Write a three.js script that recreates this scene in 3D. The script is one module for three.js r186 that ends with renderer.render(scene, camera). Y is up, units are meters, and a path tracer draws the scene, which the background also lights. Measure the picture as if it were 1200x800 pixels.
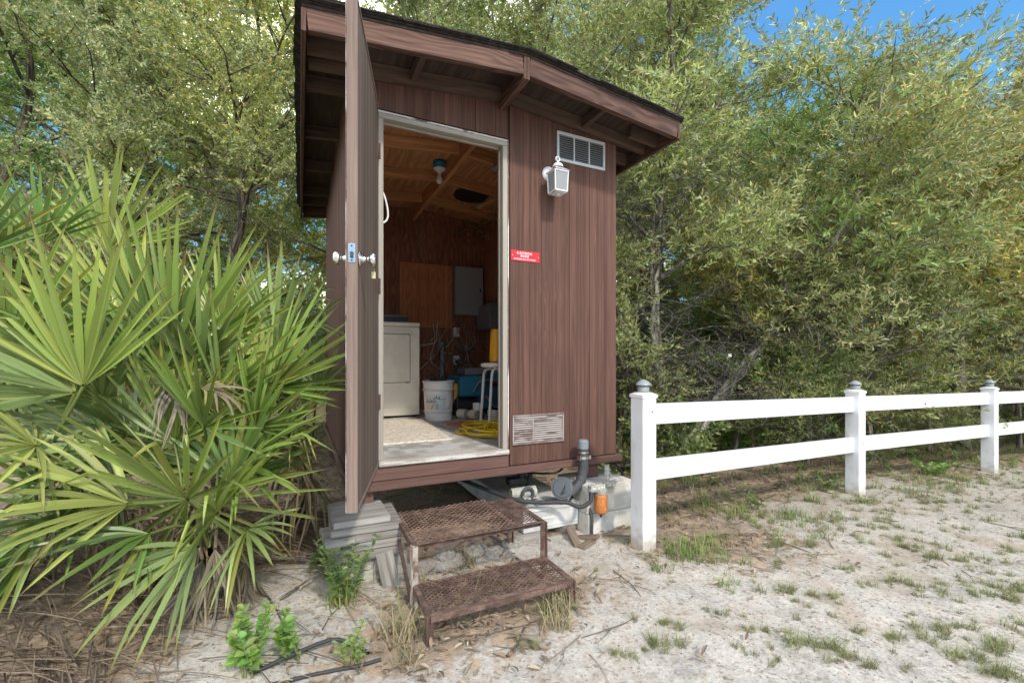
import * as THREE from 'three';
import { RoundedBoxGeometry } from 'three/addons/geometries/RoundedBoxGeometry.js';
import { mergeGeometries } from 'three/addons/utils/BufferGeometryUtils.js';

// ------------------------------------------------------------------ camera, sky, sun, exposure
const scene = new THREE.Scene();
const PX = 1024 / 1200;                                   // measured on the 1200 px photograph
const FOC = 520 * PX, PPY = 420 * PX;                     // focal length and horizon row in pixels
const camera = new THREE.PerspectiveCamera(2 * Math.atan(PPY / FOC) * 180 / Math.PI, 1024 / (2 * PPY), 0.05, 400);
camera.setViewOffset(1024, 2 * PPY, 0, 0, 1024, 682);     // a level camera with the lens shifted, verticals stay vertical
camera.position.set(0, 1.2, 0);
camera.lookAt(0, 1.2, -10);
scene.add(camera);

function rng(seed) { let a = seed >>> 0; return () => { a = (a + 0x6D2B79F5) | 0; let t = Math.imul(a ^ (a >>> 15), 1 | a); t = (t + Math.imul(t ^ (t >>> 7), 61 | t)) ^ t; return ((t ^ (t >>> 14)) >>> 0) / 4294967296; }; }
const clamp = (x, a = 0, b = 1) => Math.min(b, Math.max(a, x));
const mix = (a, b, t) => a + (b - a) * t;
const smooth = (a, b, x) => { const t = clamp((x - a) / (b - a)); return t * t * (3 - 2 * t); };
function hash2(x, y, s) { let h = Math.imul(x | 0, 374761393) ^ Math.imul(y | 0, 668265263) ^ Math.imul(s | 0, 2147483647 - 59); h = Math.imul(h ^ (h >>> 13), 1274126177); h ^= h >>> 16; return (h >>> 0) / 4294967296; }
function noise(x, y, s = 0) {
  const xi = Math.floor(x), yi = Math.floor(y), fx = x - xi, fy = y - yi, u = fx * fx * (3 - 2 * fx), v = fy * fy * (3 - 2 * fy);
  return mix(mix(hash2(xi, yi, s), hash2(xi + 1, yi, s), u), mix(hash2(xi, yi + 1, s), hash2(xi + 1, yi + 1, s), u), v);
}
function fbm(x, y, oct = 4, s = 0) { let a = 0.5, r = 0, n = 0; for (let i = 0; i < oct; i++) { r += a * noise(x, y, s + i * 17); n += a; x *= 2.03; y *= 2.03; a *= 0.5; } return r / n; }

const SUN = new THREE.Vector3(0.48, 0.88, 0.6).normalize();
{
  const w = 1024, h = 512, data = new Float32Array(w * h * 4);
  for (let j = 0; j < h; j++) for (let i = 0; i < w; i++) {
    const el = ((j + 0.5) / h - 0.5) * Math.PI, az = ((i + 0.5) / w - 0.5) * 2 * Math.PI;
    const dx = Math.cos(el) * Math.cos(az), dy = Math.sin(el), dz = Math.cos(el) * Math.sin(az);
    const t = clamp(dy);
    let r = mix(0.46, 0.06, Math.pow(t, 0.2)), g = mix(0.78, 0.2, Math.pow(t, 0.42)), b = mix(0.98, 0.56, Math.pow(t, 0.7));
    // broken fair-weather cloud on a plane overhead
    const k = 1.6 / (Math.max(dy, 0) + 0.22), n = fbm(dx * k + 35, dz * k + 2.1, 6, 5), m = fbm(dx * k * 0.5 + 10.5, dz * k * 0.5 + 9.2, 3, 91);
    const c = smooth(0.5, 0.66, n * 0.65 + m * 0.35 + 0.04);
    const lit = 2.7 + 0.9 * n;
    r = mix(r, 1.0 * lit, c); g = mix(g, 1.0 * lit, c); b = mix(b, 1.0 * lit, c);
    const o = (j * w + i) * 4; data[o] = r; data[o + 1] = g; data[o + 2] = b; data[o + 3] = 1;
  }
  const sky = new THREE.DataTexture(data, w, h, THREE.RGBAFormat, THREE.FloatType);
  sky.mapping = THREE.EquirectangularReflectionMapping; sky.magFilter = THREE.LinearFilter; sky.needsUpdate = true;
  scene.background = sky; scene.environment = sky;
}
const sun = new THREE.DirectionalLight(new THREE.Color(1, 0.93, 0.82), 2.5);
sun.position.copy(SUN).multiplyScalar(30); sun.target.position.set(0, 0, -4); scene.add(sun, sun.target);
sun.castShadow = true; sun.shadow.radius = 8; sun.shadow.mapSize.set(2048, 2048);
Object.assign(sun.shadow.camera, { left: -16, right: 16, top: 16, bottom: -16, near: 1, far: 80 });
const renderer = new THREE.WebGLRenderer({ antialias: true });
renderer.setSize(1024, 682);
renderer.toneMapping = THREE.LinearToneMapping;
renderer.toneMappingExposure = 1.24;
renderer.shadowMap.enabled = true;

// ------------------------------------------------------------------ helpers
const V = (x, y, z) => new THREE.Vector3(x, y, z);
const CA = 0.9022, SA = 0.4313, TH = Math.atan2(SA, CA), ORG = V(-0.785, 0, -2.6);
// shed axes: s to the right along the front wall, h up, o out of the front wall
const S = (s, h, o) => V(ORG.x + CA * s + SA * o, h, -(2.6 + SA * s - CA * o));
const used = {};
function numbered(name) { const n = used[name] = (used[name] ?? -1) + 1; return n ? `${name}_${String(n).padStart(3, '0')}` : name; }
function tag(o, label, category, group) { o.userData.label = label; o.userData.category = category; if (group) o.userData.group = group; return o; }
function thing(name, label, category, pos = V(0, 0, 0), turn = 0, group) {
  const o = new THREE.Group(); o.name = numbered(name); o.position.copy(pos); o.rotation.y = turn; scene.add(o);
  return tag(o, label, category, group);
}
function part(name, geo, mat, parent, kind) {
  const m = new THREE.Mesh(Array.isArray(geo) ? merged(geo) : geo, mat); m.name = name; m.castShadow = m.receiveShadow = true;
  if (kind) m.userData.kind = kind;
  parent.add(m); return m;
}
function solo(name, geo, mat, label, category, pos = V(0, 0, 0), turn = 0, group) {
  const m = part(numbered(name), geo, mat, scene); m.position.copy(pos); m.rotation.y = turn; return tag(m, label, category, group);
}
function merged(list) {
  const col = list.some(g => g.attributes.color);
  return mergeGeometries(list.map(g => {
    const q = g.index ? g.toNonIndexed() : g;
    for (const k of Object.keys(q.attributes)) if (!['position', 'normal', 'uv', 'color'].includes(k)) q.deleteAttribute(k);
    if (!q.attributes.uv) q.setAttribute('uv', new THREE.BufferAttribute(new Float32Array(q.attributes.position.count * 2), 2));
    if (col && !q.attributes.color) q.setAttribute('color', new THREE.BufferAttribute(new Float32Array(q.attributes.position.count * 3).fill(1), 3));
    return q;
  }));
}
const uvR = rng(77);
function boxUV(geo, grain) {                     // uv in metres, v along the grain
  const p = geo.attributes.position, n = geo.attributes.normal, uv = geo.attributes.uv, ou = uvR() * 3, ov = uvR() * 3;
  for (let i = 0; i < p.count; i++) {
    const N = [Math.abs(n.getX(i)), Math.abs(n.getY(i)), Math.abs(n.getZ(i))], P = [p.getX(i), p.getY(i), p.getZ(i)];
    const d = N[0] >= N[1] && N[0] >= N[2] ? 0 : N[1] >= N[2] ? 1 : 2, o = [0, 1, 2].filter(k => k !== d);
    let [a, b] = o; if (a === grain) [a, b] = [b, a]; if (b !== grain && grain === d) { /* end grain */ }
    uv.setXY(i, P[a] + ou + d * 0.37, P[b] + ov);
  }
  return geo;
}
// box from min corner to max corner, lightly chamfered, uv in metres
function bx(x0, y0, z0, x1, y1, z1, grain = 1, r = 0.003) {
  const w = x1 - x0, h = y1 - y0, d = z1 - z0, rr = Math.min(r, w * 0.45, h * 0.45, d * 0.45);
  const g = rr > 0 ? new RoundedBoxGeometry(w, h, d, 1, rr) : new THREE.BoxGeometry(w, h, d);
  boxUV(g, grain); g.translate((x0 + x1) / 2, (y0 + y1) / 2, (z0 + z1) / 2); return g;
}
function beam(a, b, w, h, up = V(0, 1, 0), r = 0.003) {   // straight timber from a to b
  const L = a.distanceTo(b), g = boxUV(new RoundedBoxGeometry(w, h, L, 1, Math.min(r, w * 0.4, h * 0.4)), 2);
  const z = b.clone().sub(a).normalize(), x = up.clone().cross(z).normalize(), y = z.clone().cross(x);
  g.applyMatrix4(new THREE.Matrix4().makeBasis(x, y, z)); const c = a.clone().add(b).multiplyScalar(0.5); g.translate(c.x, c.y, c.z); return g;
}
function tube(pts, r, seg = 24, rad = 8, tension = 0.5) {
  return new THREE.TubeGeometry(new THREE.CatmullRomCurve3(pts, false, 'catmullrom', tension), seg, r, rad);
}
function cyl(a, b, ra, rb = ra, seg = 16, open = false) {
  const L = a.distanceTo(b), g = new THREE.CylinderGeometry(rb, ra, L, seg, 1, open);
  g.applyQuaternion(new THREE.Quaternion().setFromUnitVectors(V(0, 1, 0), b.clone().sub(a).normalize()));
  const c = a.clone().add(b).multiplyScalar(0.5); g.translate(c.x, c.y, c.z); return g;
}
const lathe = (pts, seg = 28) => new THREE.LatheGeometry(pts.map(p => new THREE.Vector2(p[0], p[1])), seg);
const at = (g, x, y, z) => g.translate(x, y, z);
class TriList {                                  // loose triangles with colours
  constructor() { this.p = []; this.n = []; this.c = []; this.i = []; }
  quadStrip(left, right, colors) {               // two rails of points, folded or flat
    const b = this.p.length / 3, N = left.length;
    for (let k = 0; k < N; k++) for (const q of [left[k], right[k]]) { this.p.push(q.x, q.y, q.z); const c = colors[k]; this.c.push(c[0], c[1], c[2]); }
    for (let k = 0; k < N - 1; k++) { const o = b + k * 2; this.i.push(o, o + 1, o + 2, o + 1, o + 3, o + 2); }
  }
  geo() {
    const g = new THREE.BufferGeometry();
    g.setAttribute('position', new THREE.Float32BufferAttribute(this.p, 3)); g.setAttribute('color', new THREE.Float32BufferAttribute(this.c, 3));
    g.setAttribute('uv', new THREE.BufferAttribute(new Float32Array(this.p.length / 3 * 2), 2));
    g.setIndex(this.i); g.computeVertexNormals(); return g;
  }
}
function dataTex(w, h, fn, srgb = true, wrap = THREE.MirroredRepeatWrapping) {
  const d = new Uint8Array(w * h * 4);
  for (let j = 0; j < h; j++) for (let i = 0; i < w; i++) { const c = fn(i, j), o = (j * w + i) * 4; d[o] = clamp(c[0], 0, 255); d[o + 1] = clamp(c[1], 0, 255); d[o + 2] = clamp(c[2], 0, 255); d[o + 3] = 255; }
  const t = new THREE.DataTexture(d, w, h); t.wrapS = t.wrapT = wrap; t.magFilter = THREE.LinearFilter; if (srgb) t.colorSpace = THREE.SRGBColorSpace; t.needsUpdate = true; return t;
}
// wood: grain along v; 0.5 m wide, 2 m long
function wood(seed, light, dark, o = {}) {
  const W = 384, H = 1024, { fine = 1, worn = 0, wornColor = [150, 140, 130], cathedral = 1, bump = 0.0012, rough = 0.85, streak = 0.5 } = o;
  const hgt = new Float32Array(W * H);
  const map = dataTex(W, H, (i, j) => {
    const u = i / W * 0.5, v = j / H * 2;
    const warp = fbm(u * 9, v * 1.6, 3, seed) * 2.2 * cathedral + fbm(u * 30, v * 3, 2, seed + 9) * 0.3;
    const ring = 0.5 + 0.5 * Math.sin((u * 34 + warp * 7) * 2.2);
    const fib = fbm(u * 420, v * 7, 3, seed + 3), fib2 = fbm(u * 120, v * 2.4, 3, seed + 5), big = fbm(u * 7, v * 0.8, 3, seed + 7), drip = fbm(u * 60, v * 0.6, 3, seed + 11);
    let t = ring * 0.28 * cathedral + fib * 0.42 * fine + fib2 * 0.3 + (big - 0.5) * 0.5 + (drip - 0.5) * streak; t = clamp(t * 1.15 - 0.05 * cathedral);
    hgt[j * W + i] = fib * 0.6 + ring * 0.25 + fib2 * 0.15;
    let c = [0, 1, 2].map(k => mix(dark[k], light[k], t));
    if (worn) { const wv = smooth(1 - worn, 1 - worn + 0.12, fbm(u * 24, v * 5, 4, seed + 21) * 0.6 + fib * 0.4); c = c.map((q, k) => mix(q, wornColor[k], wv)); }
    return c;
  });
  const bm = dataTex(W, H, (i, j) => { const q = hgt[j * W + i] * 255; return [q, q, q]; }, false);
  map.repeat.set(2, 0.5); bm.repeat.set(2, 0.5);
  return new THREE.MeshStandardMaterial({ map, bumpMap: bm, bumpScale: bump, roughness: rough });
}
const plain = (r, g, b, rough = 0.6, metal = 0) => new THREE.MeshStandardMaterial({ color: new THREE.Color().setRGB(r, g, b), roughness: rough, metalness: metal });
// blotchy material: two colours mixed by noise, tile of `size` metres
function blotch(seed, a, b, size, o = {}) {
  const N = o.n ?? 256, f = o.freq ?? 8, lo = o.lo ?? 0.35, hi = o.hi ?? 0.65, st = o.stretch ?? 1, grit = o.grit ?? 0.12;
  const map = dataTex(N, N, (i, j) => {
    const t = smooth(lo, hi, fbm(i / N * f, j / N * f * st, 5, seed)), g = 1 + (noise(i * 0.9, j * 0.9, seed + 4) - 0.5) * grit * 2;
    return [0, 1, 2].map(k => mix(a[k], b[k], t) * g);
  });
  map.repeat.set(1 / size, 1 / size);
  const bm = dataTex(N, N, (i, j) => { const q = 255 * (0.6 * smooth(lo, hi, fbm(i / N * f, j / N * f * st, 5, seed)) + 0.4 * noise(i * 0.7, j * 0.7, seed + 8)); return [q, q, q]; }, false);
  bm.repeat.set(1 / size, 1 / size);
  return new THREE.MeshStandardMaterial({ map, bumpMap: bm, bumpScale: o.bump ?? 0.001, roughness: o.rough ?? 0.8, metalness: o.metal ?? 0 });
}
function leafMat(color, trans = 0.35, rough = 0.55) {
  return new THREE.MeshPhysicalMaterial({ color, vertexColors: true, transmission: trans, roughness: rough, thickness: 0, side: THREE.DoubleSide });
}

// ------------------------------------------------------------------ materials
const M = {
  siding: wood(11, [118, 84, 71], [66, 43, 35], { worn: 0.26, wornColor: [140, 110, 97], bump: 0.001, streak: 0.6, cathedral: 0.4, fine: 1.15 }),
  fascia: wood(23, [114, 84, 71], [54, 36, 29], { worn: 0.3, wornColor: [138, 114, 103], cathedral: 1.3 }),
  trim: wood(29, [122, 92, 82], [86, 61, 53], { worn: 0.3, wornColor: [150, 125, 115], cathedral: 0.5 }),
  soffit: wood(31, [88, 72, 62], [50, 38, 32], { cathedral: 0.8 }),
  rafter: wood(37, [104, 84, 72], [60, 46, 38], { cathedral: 0.7 }),
  ceiling: wood(41, [216, 162, 110], [158, 108, 66], { cathedral: 0.9 }),
  joist: wood(43, [228, 172, 118], [170, 118, 74], { cathedral: 0.8 }),
  innerWall: wood(47, [168, 112, 84], [104, 66, 48], { cathedral: 1.5 }),
  innerSide: wood(53, [190, 130, 100], [130, 86, 66], { cathedral: 1.0 }),
  ply: wood(59, [206, 134, 88], [156, 96, 58], { cathedral: 1.2 }),
  door: wood(61, [128, 110, 96], [78, 64, 54], { cathedral: 0.4, worn: 0.26, wornColor: [140, 125, 112], streak: 0.7 }),
  doorEdge: wood(67, [156, 136, 124], [108, 91, 82], { cathedral: 0.3, worn: 0.3, wornColor: [172, 156, 146] }),
  grey: wood(71, [178, 172, 164], [104, 99, 93], { cathedral: 0.8, bump: 0.002 }),
  frame: wood(73, [184, 177, 164], [148, 140, 128], { cathedral: 0.1, worn: 0.3, wornColor: [136, 126, 115] }),
  peel: blotch(79, [96, 74, 66], [214, 206, 199], 0.5, { freq: 26, lo: 0.42, hi: 0.58, stretch: 0.2 }),
  sill: blotch(83, [146, 136, 126], [206, 202, 194], 0.6, { freq: 40, lo: 0.2, hi: 0.7, stretch: 0.12 }),
  floor: blotch(89, [196, 195, 190], [160, 157, 151], 0.8, { freq: 10, rough: 0.7 }),
  rug: blotch(97, [232, 224, 210], [208, 198, 182], 0.5, { freq: 26, bump: 0.004, rough: 1 }),
  roofing: blotch(101, [58, 54, 50], [34, 31, 29], 0.4, { freq: 30, grit: 0.35, rough: 0.95 }),
  vent: plain(0.55, 0.56, 0.56, 0.5),
  ventGrey: plain(0.17, 0.18, 0.2, 0.6),
  ventPeel: blotch(103, [164, 155, 149], [110, 91, 83], 0.5, { freq: 10, lo: 0.45, hi: 0.7, stretch: 0.5, grit: 0.04 }),
  white: plain(0.74, 0.74, 0.73, 0.35),
  vinylPost: (() => { const map = dataTex(128, 512, (i, j) => { const y = j / 512 * 1.1 - 0.12, n = fbm(i / 128 * 5, j / 512 * 30, 4, 401), k = 222 + (fbm(i / 128 * 3, j / 512 * 8, 3, 405) - 0.5) * 18, s = smooth(0.16, 0.0, y - (n - 0.5) * 0.2) * 0.65, g = smooth(0.6, 0.75, fbm(i / 128 * 6 + 3, j / 512 * 9, 4, 409)) * 0.16; let c = [k, k, k + 1]; c = c.map((q, m) => mix(q, [164, 148, 128][m], s)); return c.map((q, m) => mix(q, [150, 156, 128][m], g)); }, true, THREE.ClampToEdgeWrapping); return new THREE.MeshStandardMaterial({ map, roughness: 0.42 }); })(),
  vinyl: (() => { const m = blotch(107, [226, 226, 227], [210, 211, 210], 0.9, { freq: 7, lo: 0.45, hi: 0.8, grit: 0.01, rough: 0.4, bump: 0.0003 }); return m; })(),
  chrome: plain(0.78, 0.77, 0.74, 0.2, 1),
  rust: blotch(109, [120, 96, 84], [78, 60, 53], 0.5, { lo: 0.2, hi: 0.8, freq: 14, rough: 0.95, bump: 0.0015, grit: 0.2 }),
  rustRed: blotch(113, [152, 124, 108], [100, 78, 66], 0.5, { lo: 0.2, hi: 0.8, freq: 14, rough: 0.95, bump: 0.0015, grit: 0.2 }),
  concrete: blotch(127, [212, 208, 199], [182, 178, 168], 0.8, { freq: 9, bump: 0.0015, grit: 0.06, rough: 0.95 }),
  blockGrey: blotch(131, [178, 173, 162], [140, 134, 124], 0.4, { freq: 14, bump: 0.003, grit: 0.16, rough: 0.95 }),
  galv: blotch(137, [206, 206, 202], [180, 181, 178], 0.8, { freq: 6, rough: 0.5, metal: 0, bump: 0.0003, grit: 0.03 }),
  black: plain(0.02, 0.02, 0.022, 0.55),
  rubber: plain(0.035, 0.036, 0.04, 0.65),
  pipeGrey: blotch(139, [86, 88, 92], [58, 59, 62], 0.2, { freq: 12, rough: 0.6 }),
  orange: blotch(149, [206, 134, 72], [172, 102, 52], 0.3, { lo: 0.2, hi: 0.8, freq: 9, rough: 0.5, bump: 0.0004 }),
  fitting: blotch(151, [206, 204, 192], [134, 138, 128], 0.12, { freq: 9, rough: 0.7 }),
  almond: blotch(157, [238, 231, 214], [228, 220, 202], 0.9, { freq: 6, grit: 0.02, rough: 0.35, bump: 0.0002 }),
  dark: plain(0.03, 0.028, 0.027, 0.7),
  panelGrey: plain(0.30, 0.31, 0.305, 0.55),
  plug: plain(0.55, 0.55, 0.52, 0.5),
  yellow: plain(0.72, 0.52, 0.02, 0.55),
  amber: plain(0.80, 0.40, 0.02, 0.5),
  blue: plain(0.02, 0.13, 0.22, 0.5),
  teal: plain(0.02, 0.16, 0.26, 0.5),
  engine: plain(0.06, 0.065, 0.07, 0.5, 0.4),
  bark: blotch(163, [150, 142, 130], [88, 79, 70], 0.35, { freq: 14, stretch: 0.35, bump: 0.008, rough: 1, grit: 0.15 }),
  lichen: blotch(167, [178, 174, 164], [96, 88, 79], 0.35, { freq: 16, stretch: 0.5, bump: 0.008, rough: 1, grit: 0.15 }),
  darkBark: blotch(173, [112, 100, 88], [58, 50, 43], 0.35, { freq: 14, stretch: 0.35, bump: 0.008, rough: 1 }),
  glass: new THREE.MeshPhysicalMaterial({ color: new THREE.Color().setRGB(0.86, 0.9, 0.9), transmission: 0.6, thickness: 0, roughness: 0.55 }),
  frost: new THREE.MeshPhysicalMaterial({ color: new THREE.Color().setRGB(0.55, 0.58, 0.59), transmission: 0.6, thickness: 0, roughness: 0.6 }),
};
M.vertex = new THREE.MeshStandardMaterial({ vertexColors: true, roughness: 0.95, side: THREE.DoubleSide });
M.frond = leafMat(0xffffff, 0.25, 0.38);
M.leaf = leafMat(0xffffff, 0.62, 0.6);

// ------------------------------------------------------------------ ground
const FP = V(0.829, 0, -2.8), FD = V(0.89, 0, -0.455);      // fence line: first post, direction
const fenceSide = (x, d) => (x - FP.x) * -0.455 + (d - 2.8) * 0.89;   // metres behind the fence
function shedSO(x, d) { const dx = x + 0.785, dd = d - 2.6; return [dx * CA + dd * SA, dx * SA - dd * CA]; }
function litterAt(x, d) {                                   // 0 bare sand .. 1 leaf litter
  const n = fbm(x * 1.7 + 3, d * 1.7, 4, 301);
  let l = smooth(-0.95, -1.75, x - (n - 0.5) * 1.1 + smooth(1.9, 3.2, d) * -0.35) * smooth(0.6, 1.0, d + 0.35);
  const f = fenceSide(x, d);
  if (x > 0.6) l = Math.max(l, smooth(-0.3, 0.6, f + (n - 0.5) * 1.6));
  if (x > 0.75) l = Math.max(l, 0.7 * smooth(1.0, 0.2, Math.hypot((x - 1.35) * 0.85, (d - 2.95) * 1.2) + (n - 0.5) * 0.9));
  const [s, o] = shedSO(x, d);
  l = Math.max(l, 0.85 * smooth(0.75, 0.2, Math.hypot((s - 0.28) * 0.8, (o - 0.72) * 1.25) + (n - 0.5) * 0.5));
  l = Math.max(l, 0.55 * smooth(0.6, 0.1, Math.hypot(x + 0.62, (d - 1.5) * 1.4) + (n - 0.5) * 0.6));
  if (s > -0.3 && o < 0.1) l = Math.max(l, 0.7);
  if (d > 6) l = 1;
  return l;
}
function groundY(x, z) {
  const d = -z; let y = (fbm(x * 1.1 + 5, d * 1.1, 3, 311) - 0.5) * 0.06 * smooth(0, 2, Math.abs(d - 0.5) + 0.6);
  const near = smooth(14, 7, Math.hypot(x, d));
  y += ((fbm(x * 6, d * 6, 3, 313) - 0.5) * 0.026 + (fbm(x * 14, d * 14, 2, 317) - 0.5) * 0.014) * near;
  y += smooth(-1.2, -2.4, x) * smooth(1.0, 2.4, d) * 0.10;
  y -= smooth(3.0, 6.5, x) * smooth(2, 5, d) * 0.05;
  return y;
}
{
  const N = 380, pos = [], uv = [], idx = [];
  const warp = t => Math.sign(t) * (Math.abs(t) * 5 + Math.pow(Math.abs(t), 5) * 85);
  for (let j = 0; j <= N; j++) for (let i = 0; i <= N; i++) {
    const x = warp(i / N * 2 - 1) + 0.3, d = warp(j / N * 2 - 1) + 3.0;
    pos.push(x, groundY(x, -d), -d); uv.push((x + 6) / 14, (d + 1) / 14);
  }
  for (let j = 0; j < N; j++) for (let i = 0; i < N; i++) { const a = j * (N + 1) + i, b = a + 1, c = a + N + 1, e = c + 1; idx.push(a, b, c, b, e, c); }
  const g = new THREE.BufferGeometry(); g.setAttribute('position', new THREE.Float32BufferAttribute(pos, 3)); g.setAttribute('uv', new THREE.Float32BufferAttribute(uv, 2)); g.setIndex(idx); g.computeVertexNormals();
  const T = 2048;
  const map = dataTex(T, T, (i, j) => {
    const x = i / T * 14 - 6, d = j / T * 14 - 1;
    const near = d < 6.5;
    const grain = noise(i * 0.8, j * 0.8, 5), fine = fbm(x * 28, d * 28, near ? 3 : 1, 321), mid = fbm(x * 4.5, d * 4.5, 3, 331), wide = fbm(x * 0.9, d * 0.9, 2, 341);
    const speck = noise(x * 95 + fine * 4, d * 95 + mid * 5, 351), speck2 = noise(x * 45 + 9, d * 45, 353);
    let r = 209, gg = 203, b = 193;
    const k = 0.84 + 0.22 * (mid - 0.4) + 0.2 * (fine - 0.5) + 0.16 * (grain - 0.5); r *= k; gg *= k; b *= k;
    let dirt = smooth(0.50, 0.72, mid * 0.5 + fine * 0.28 + wide * 0.22) * 0.5;
    if (x > 0.6) dirt = clamp(dirt + 0.22 * smooth(2.2, 4.2, d));
    r = mix(r, 128, dirt); gg = mix(gg, 112, dirt); b = mix(b, 94, dirt);
    if (speck > 0.82) { r = mix(r, 92, 0.45); gg = mix(gg, 80, 0.45); b = mix(b, 66, 0.45); }
    if (speck2 > 0.86) { r = mix(r, 140, 0.3); gg = mix(gg, 112, 0.3); b = mix(b, 86, 0.3); }
    const l = litterAt(x, d), lt = smooth(0.25, 0.75, l + (fine - 0.5) * 0.9 + (speck - 0.5) * 0.3);
    const q = 0.6 + 0.8 * fine; r = mix(r, 134 * q, lt * 0.82); gg = mix(gg, 114 * q, lt * 0.82); b = mix(b, 92 * q, lt * 0.82);
    if (d > 5) { const gr = smooth(5, 7, d) * 0.5; r = mix(r, 70 * q, gr); gg = mix(gg, 78 * q, gr); b = mix(b, 40 * q, gr); }
    return [r, gg, b];
  });
  const bm = dataTex(512, 512, (i, j) => { const q = 255 * (0.5 * fbm(i / 512 * 26, j / 512 * 26, 4, 361) + 0.5 * noise(i * 0.55, j * 0.55, 371)); return [q, q, q]; }, false);
  bm.repeat.set(14, 14);
  const ground = part('ground', g, new THREE.MeshStandardMaterial({ map, bumpMap: bm, bumpScale: 0.005, roughness: 1 }), scene); ground.userData.kind = 'structure';
}






// ------------------------------------------------------------------ the shed (local x = s, y = h, z = o)
const RIDGE = 0.795, WL = -0.153, WR = 1.742, BACK = -2.6, FRONT = 0.36, REAR = -2.76, EL = -0.4065, ER = 2.02;
const roofH = s => 2.985 - 0.095 * Math.abs(s - RIDGE);
const shed = thing('generator_shed', 'small reddish brown wooden shed on blocks with its door standing open', 'shed', ORG, TH);
{
  const D0 = 0, D1 = 0.835, DB = 0.6, DT = 2.645;
  const gable = (hole, d, z) => {
    const sh = new THREE.Shape(); sh.moveTo(WL, 0.44); sh.lineTo(WR, 0.44); sh.lineTo(WR, roofH(WR)); sh.lineTo(RIDGE, roofH(RIDGE)); sh.lineTo(WL, roofH(WL)); sh.closePath();
    if (hole) { const p = new THREE.Path(); p.moveTo(D0, DB - 0.03); p.lineTo(D0, DT); p.lineTo(D1, DT); p.lineTo(D1, DB - 0.03); p.closePath(); sh.holes.push(p); }
    const g = new THREE.ExtrudeGeometry(sh, { depth: d, bevelEnabled: false }); g.translate(0, 0, z); return g;
  };
  const shadeWood = wood(19, [96, 72, 66], [58, 38, 34], {});
  const front = part('front_wall', gable(true, 0.026, -0.040), shadeWood, shed);
  const board = (parent, s0, s1, h0, h1, z0 = -0.013, z1 = 0) => part('siding_board', bx(s0 + 0.0010, h0, z0, s1 - 0.0010, h1, z1, 1, 0.0012), M.siding, parent);
  for (const [a, b] of [[-0.153, -0.06], [-0.06, 0]]) board(front, a, b, 0.49, roofH(a) - 0.01);
  for (const [a, b] of [[0, 0.29], [0.29, 0.61], [0.61, 0.75], [0.75, 0.835]]) board(front, a, b, 2.668, roofH(Math.min(a, RIDGE)) - 0.012);
  for (const [a, b] of [[0.853, 1.006], [1.006, 1.099], [1.099, 1.323], [1.323, 1.5], [1.5, 1.63], [1.63, 1.742]]) board(front, a, b, 0.488, roofH(Math.max(b, RIDGE)) - 0.004);
  part('inner_lining', gable(true, 0.012, -0.056), M.innerSide, shed);
  // side and back walls
  for (const [name, x0, x1, sgn] of [['left_wall', WL, WL + 0.03, -1], ['right_wall', WR - 0.03, WR, 1]]) {
    const top = roofH(x0) - 0.004, w = part(name, bx(x0 + (sgn < 0 ? 0.013 : 0), 0.44, BACK + 0.001, x1 - (sgn > 0 ? 0.013 : 0), top, -0.041, 1, 0), shadeWood, shed);
    for (let z = BACK, k = 0; z < -0.02; k++) { const z1 = Math.min(-0.001, z + [0.2, 0.11, 0.2, 0.1][k % 4]); const g = bx(sgn < 0 ? x0 : x1 - 0.012, 0.488, z + 0.003, sgn < 0 ? x0 + 0.012 : x1, top, z1 - 0.003, 1, 0.002); part('siding_board', g, M.siding, w); z = z1; }
    part('inner_lining', bx(sgn < 0 ? x1 + 0.001 : x0 - 0.02, 0.6, BACK + 0.05, sgn < 0 ? x1 + 0.02 : x0 - 0.001, roofH(x0) - 0.01, -0.092, 1, 0), M.innerSide, shed);
  }
  part('back_wall', gable(false, 0.05, BACK), M.innerWall, shed);
  for (const s of [0.36, 0.92, 1.48]) part('wall_batten', bx(s - 0.02, 0.6, BACK + 0.05, s + 0.02, 2.86, BACK + 0.062, 1), M.innerWall, shed);
  part('floor', bx(WL + 0.03, 0.5, BACK + 0.05, WR - 0.03, 0.6, -0.1, 2, 0), M.floor, shed);
  part('floor_frame', [bx(WL + 0.03, 0.44, -0.16, WR - 0.03, 0.499, -0.112, 0), bx(WL + 0.03, 0.44, BACK + 0.06, WR - 0.03, 0.499, BACK + 0.1, 0), ...[0.2, 0.6, 1.0, 1.4].map(s => bx(s, 0.44, BACK + 0.11, s + 0.04, 0.499, -0.17, 2))], M.rafter, shed);
  part('skirt_board', bx(WL - 0.02, 0.436, 0.001, WR + 0.03, 0.484, 0.04, 0, 0.004), M.trim, shed);
  part('skirt_board', bx(WL - 0.02, 0.436, BACK, WL - 0.001, 0.484, 0, 2, 0.004), M.trim, shed);
  part('skirt_board', bx(WR + 0.001, 0.436, BACK, WR + 0.03, 0.484, 0, 2, 0.004), M.trim, shed);
  part('kick_board', bx(-0.06, 0.487, 0.001, D1 + 0.004, 0.566, 0.016, 0, 0.003), M.trim, shed);
  part('door_sill', bx(0, 0.569, -0.13, D1 + 0.004, 0.603, 0.034, 0, 0.008), M.sill, shed);
  // door frame
  const fr = part('door_frame', [bx(0.001, 0.604, -0.058, 0.03, 2.612, 0.008, 1), bx(D1 - 0.036, 0.604, -0.058, D1 - 0.001, 2.612, 0.008, 1), bx(0.001, 2.613, -0.058, D1 - 0.001, 2.643, 0.008, 0)], M.frame, shed);
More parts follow.
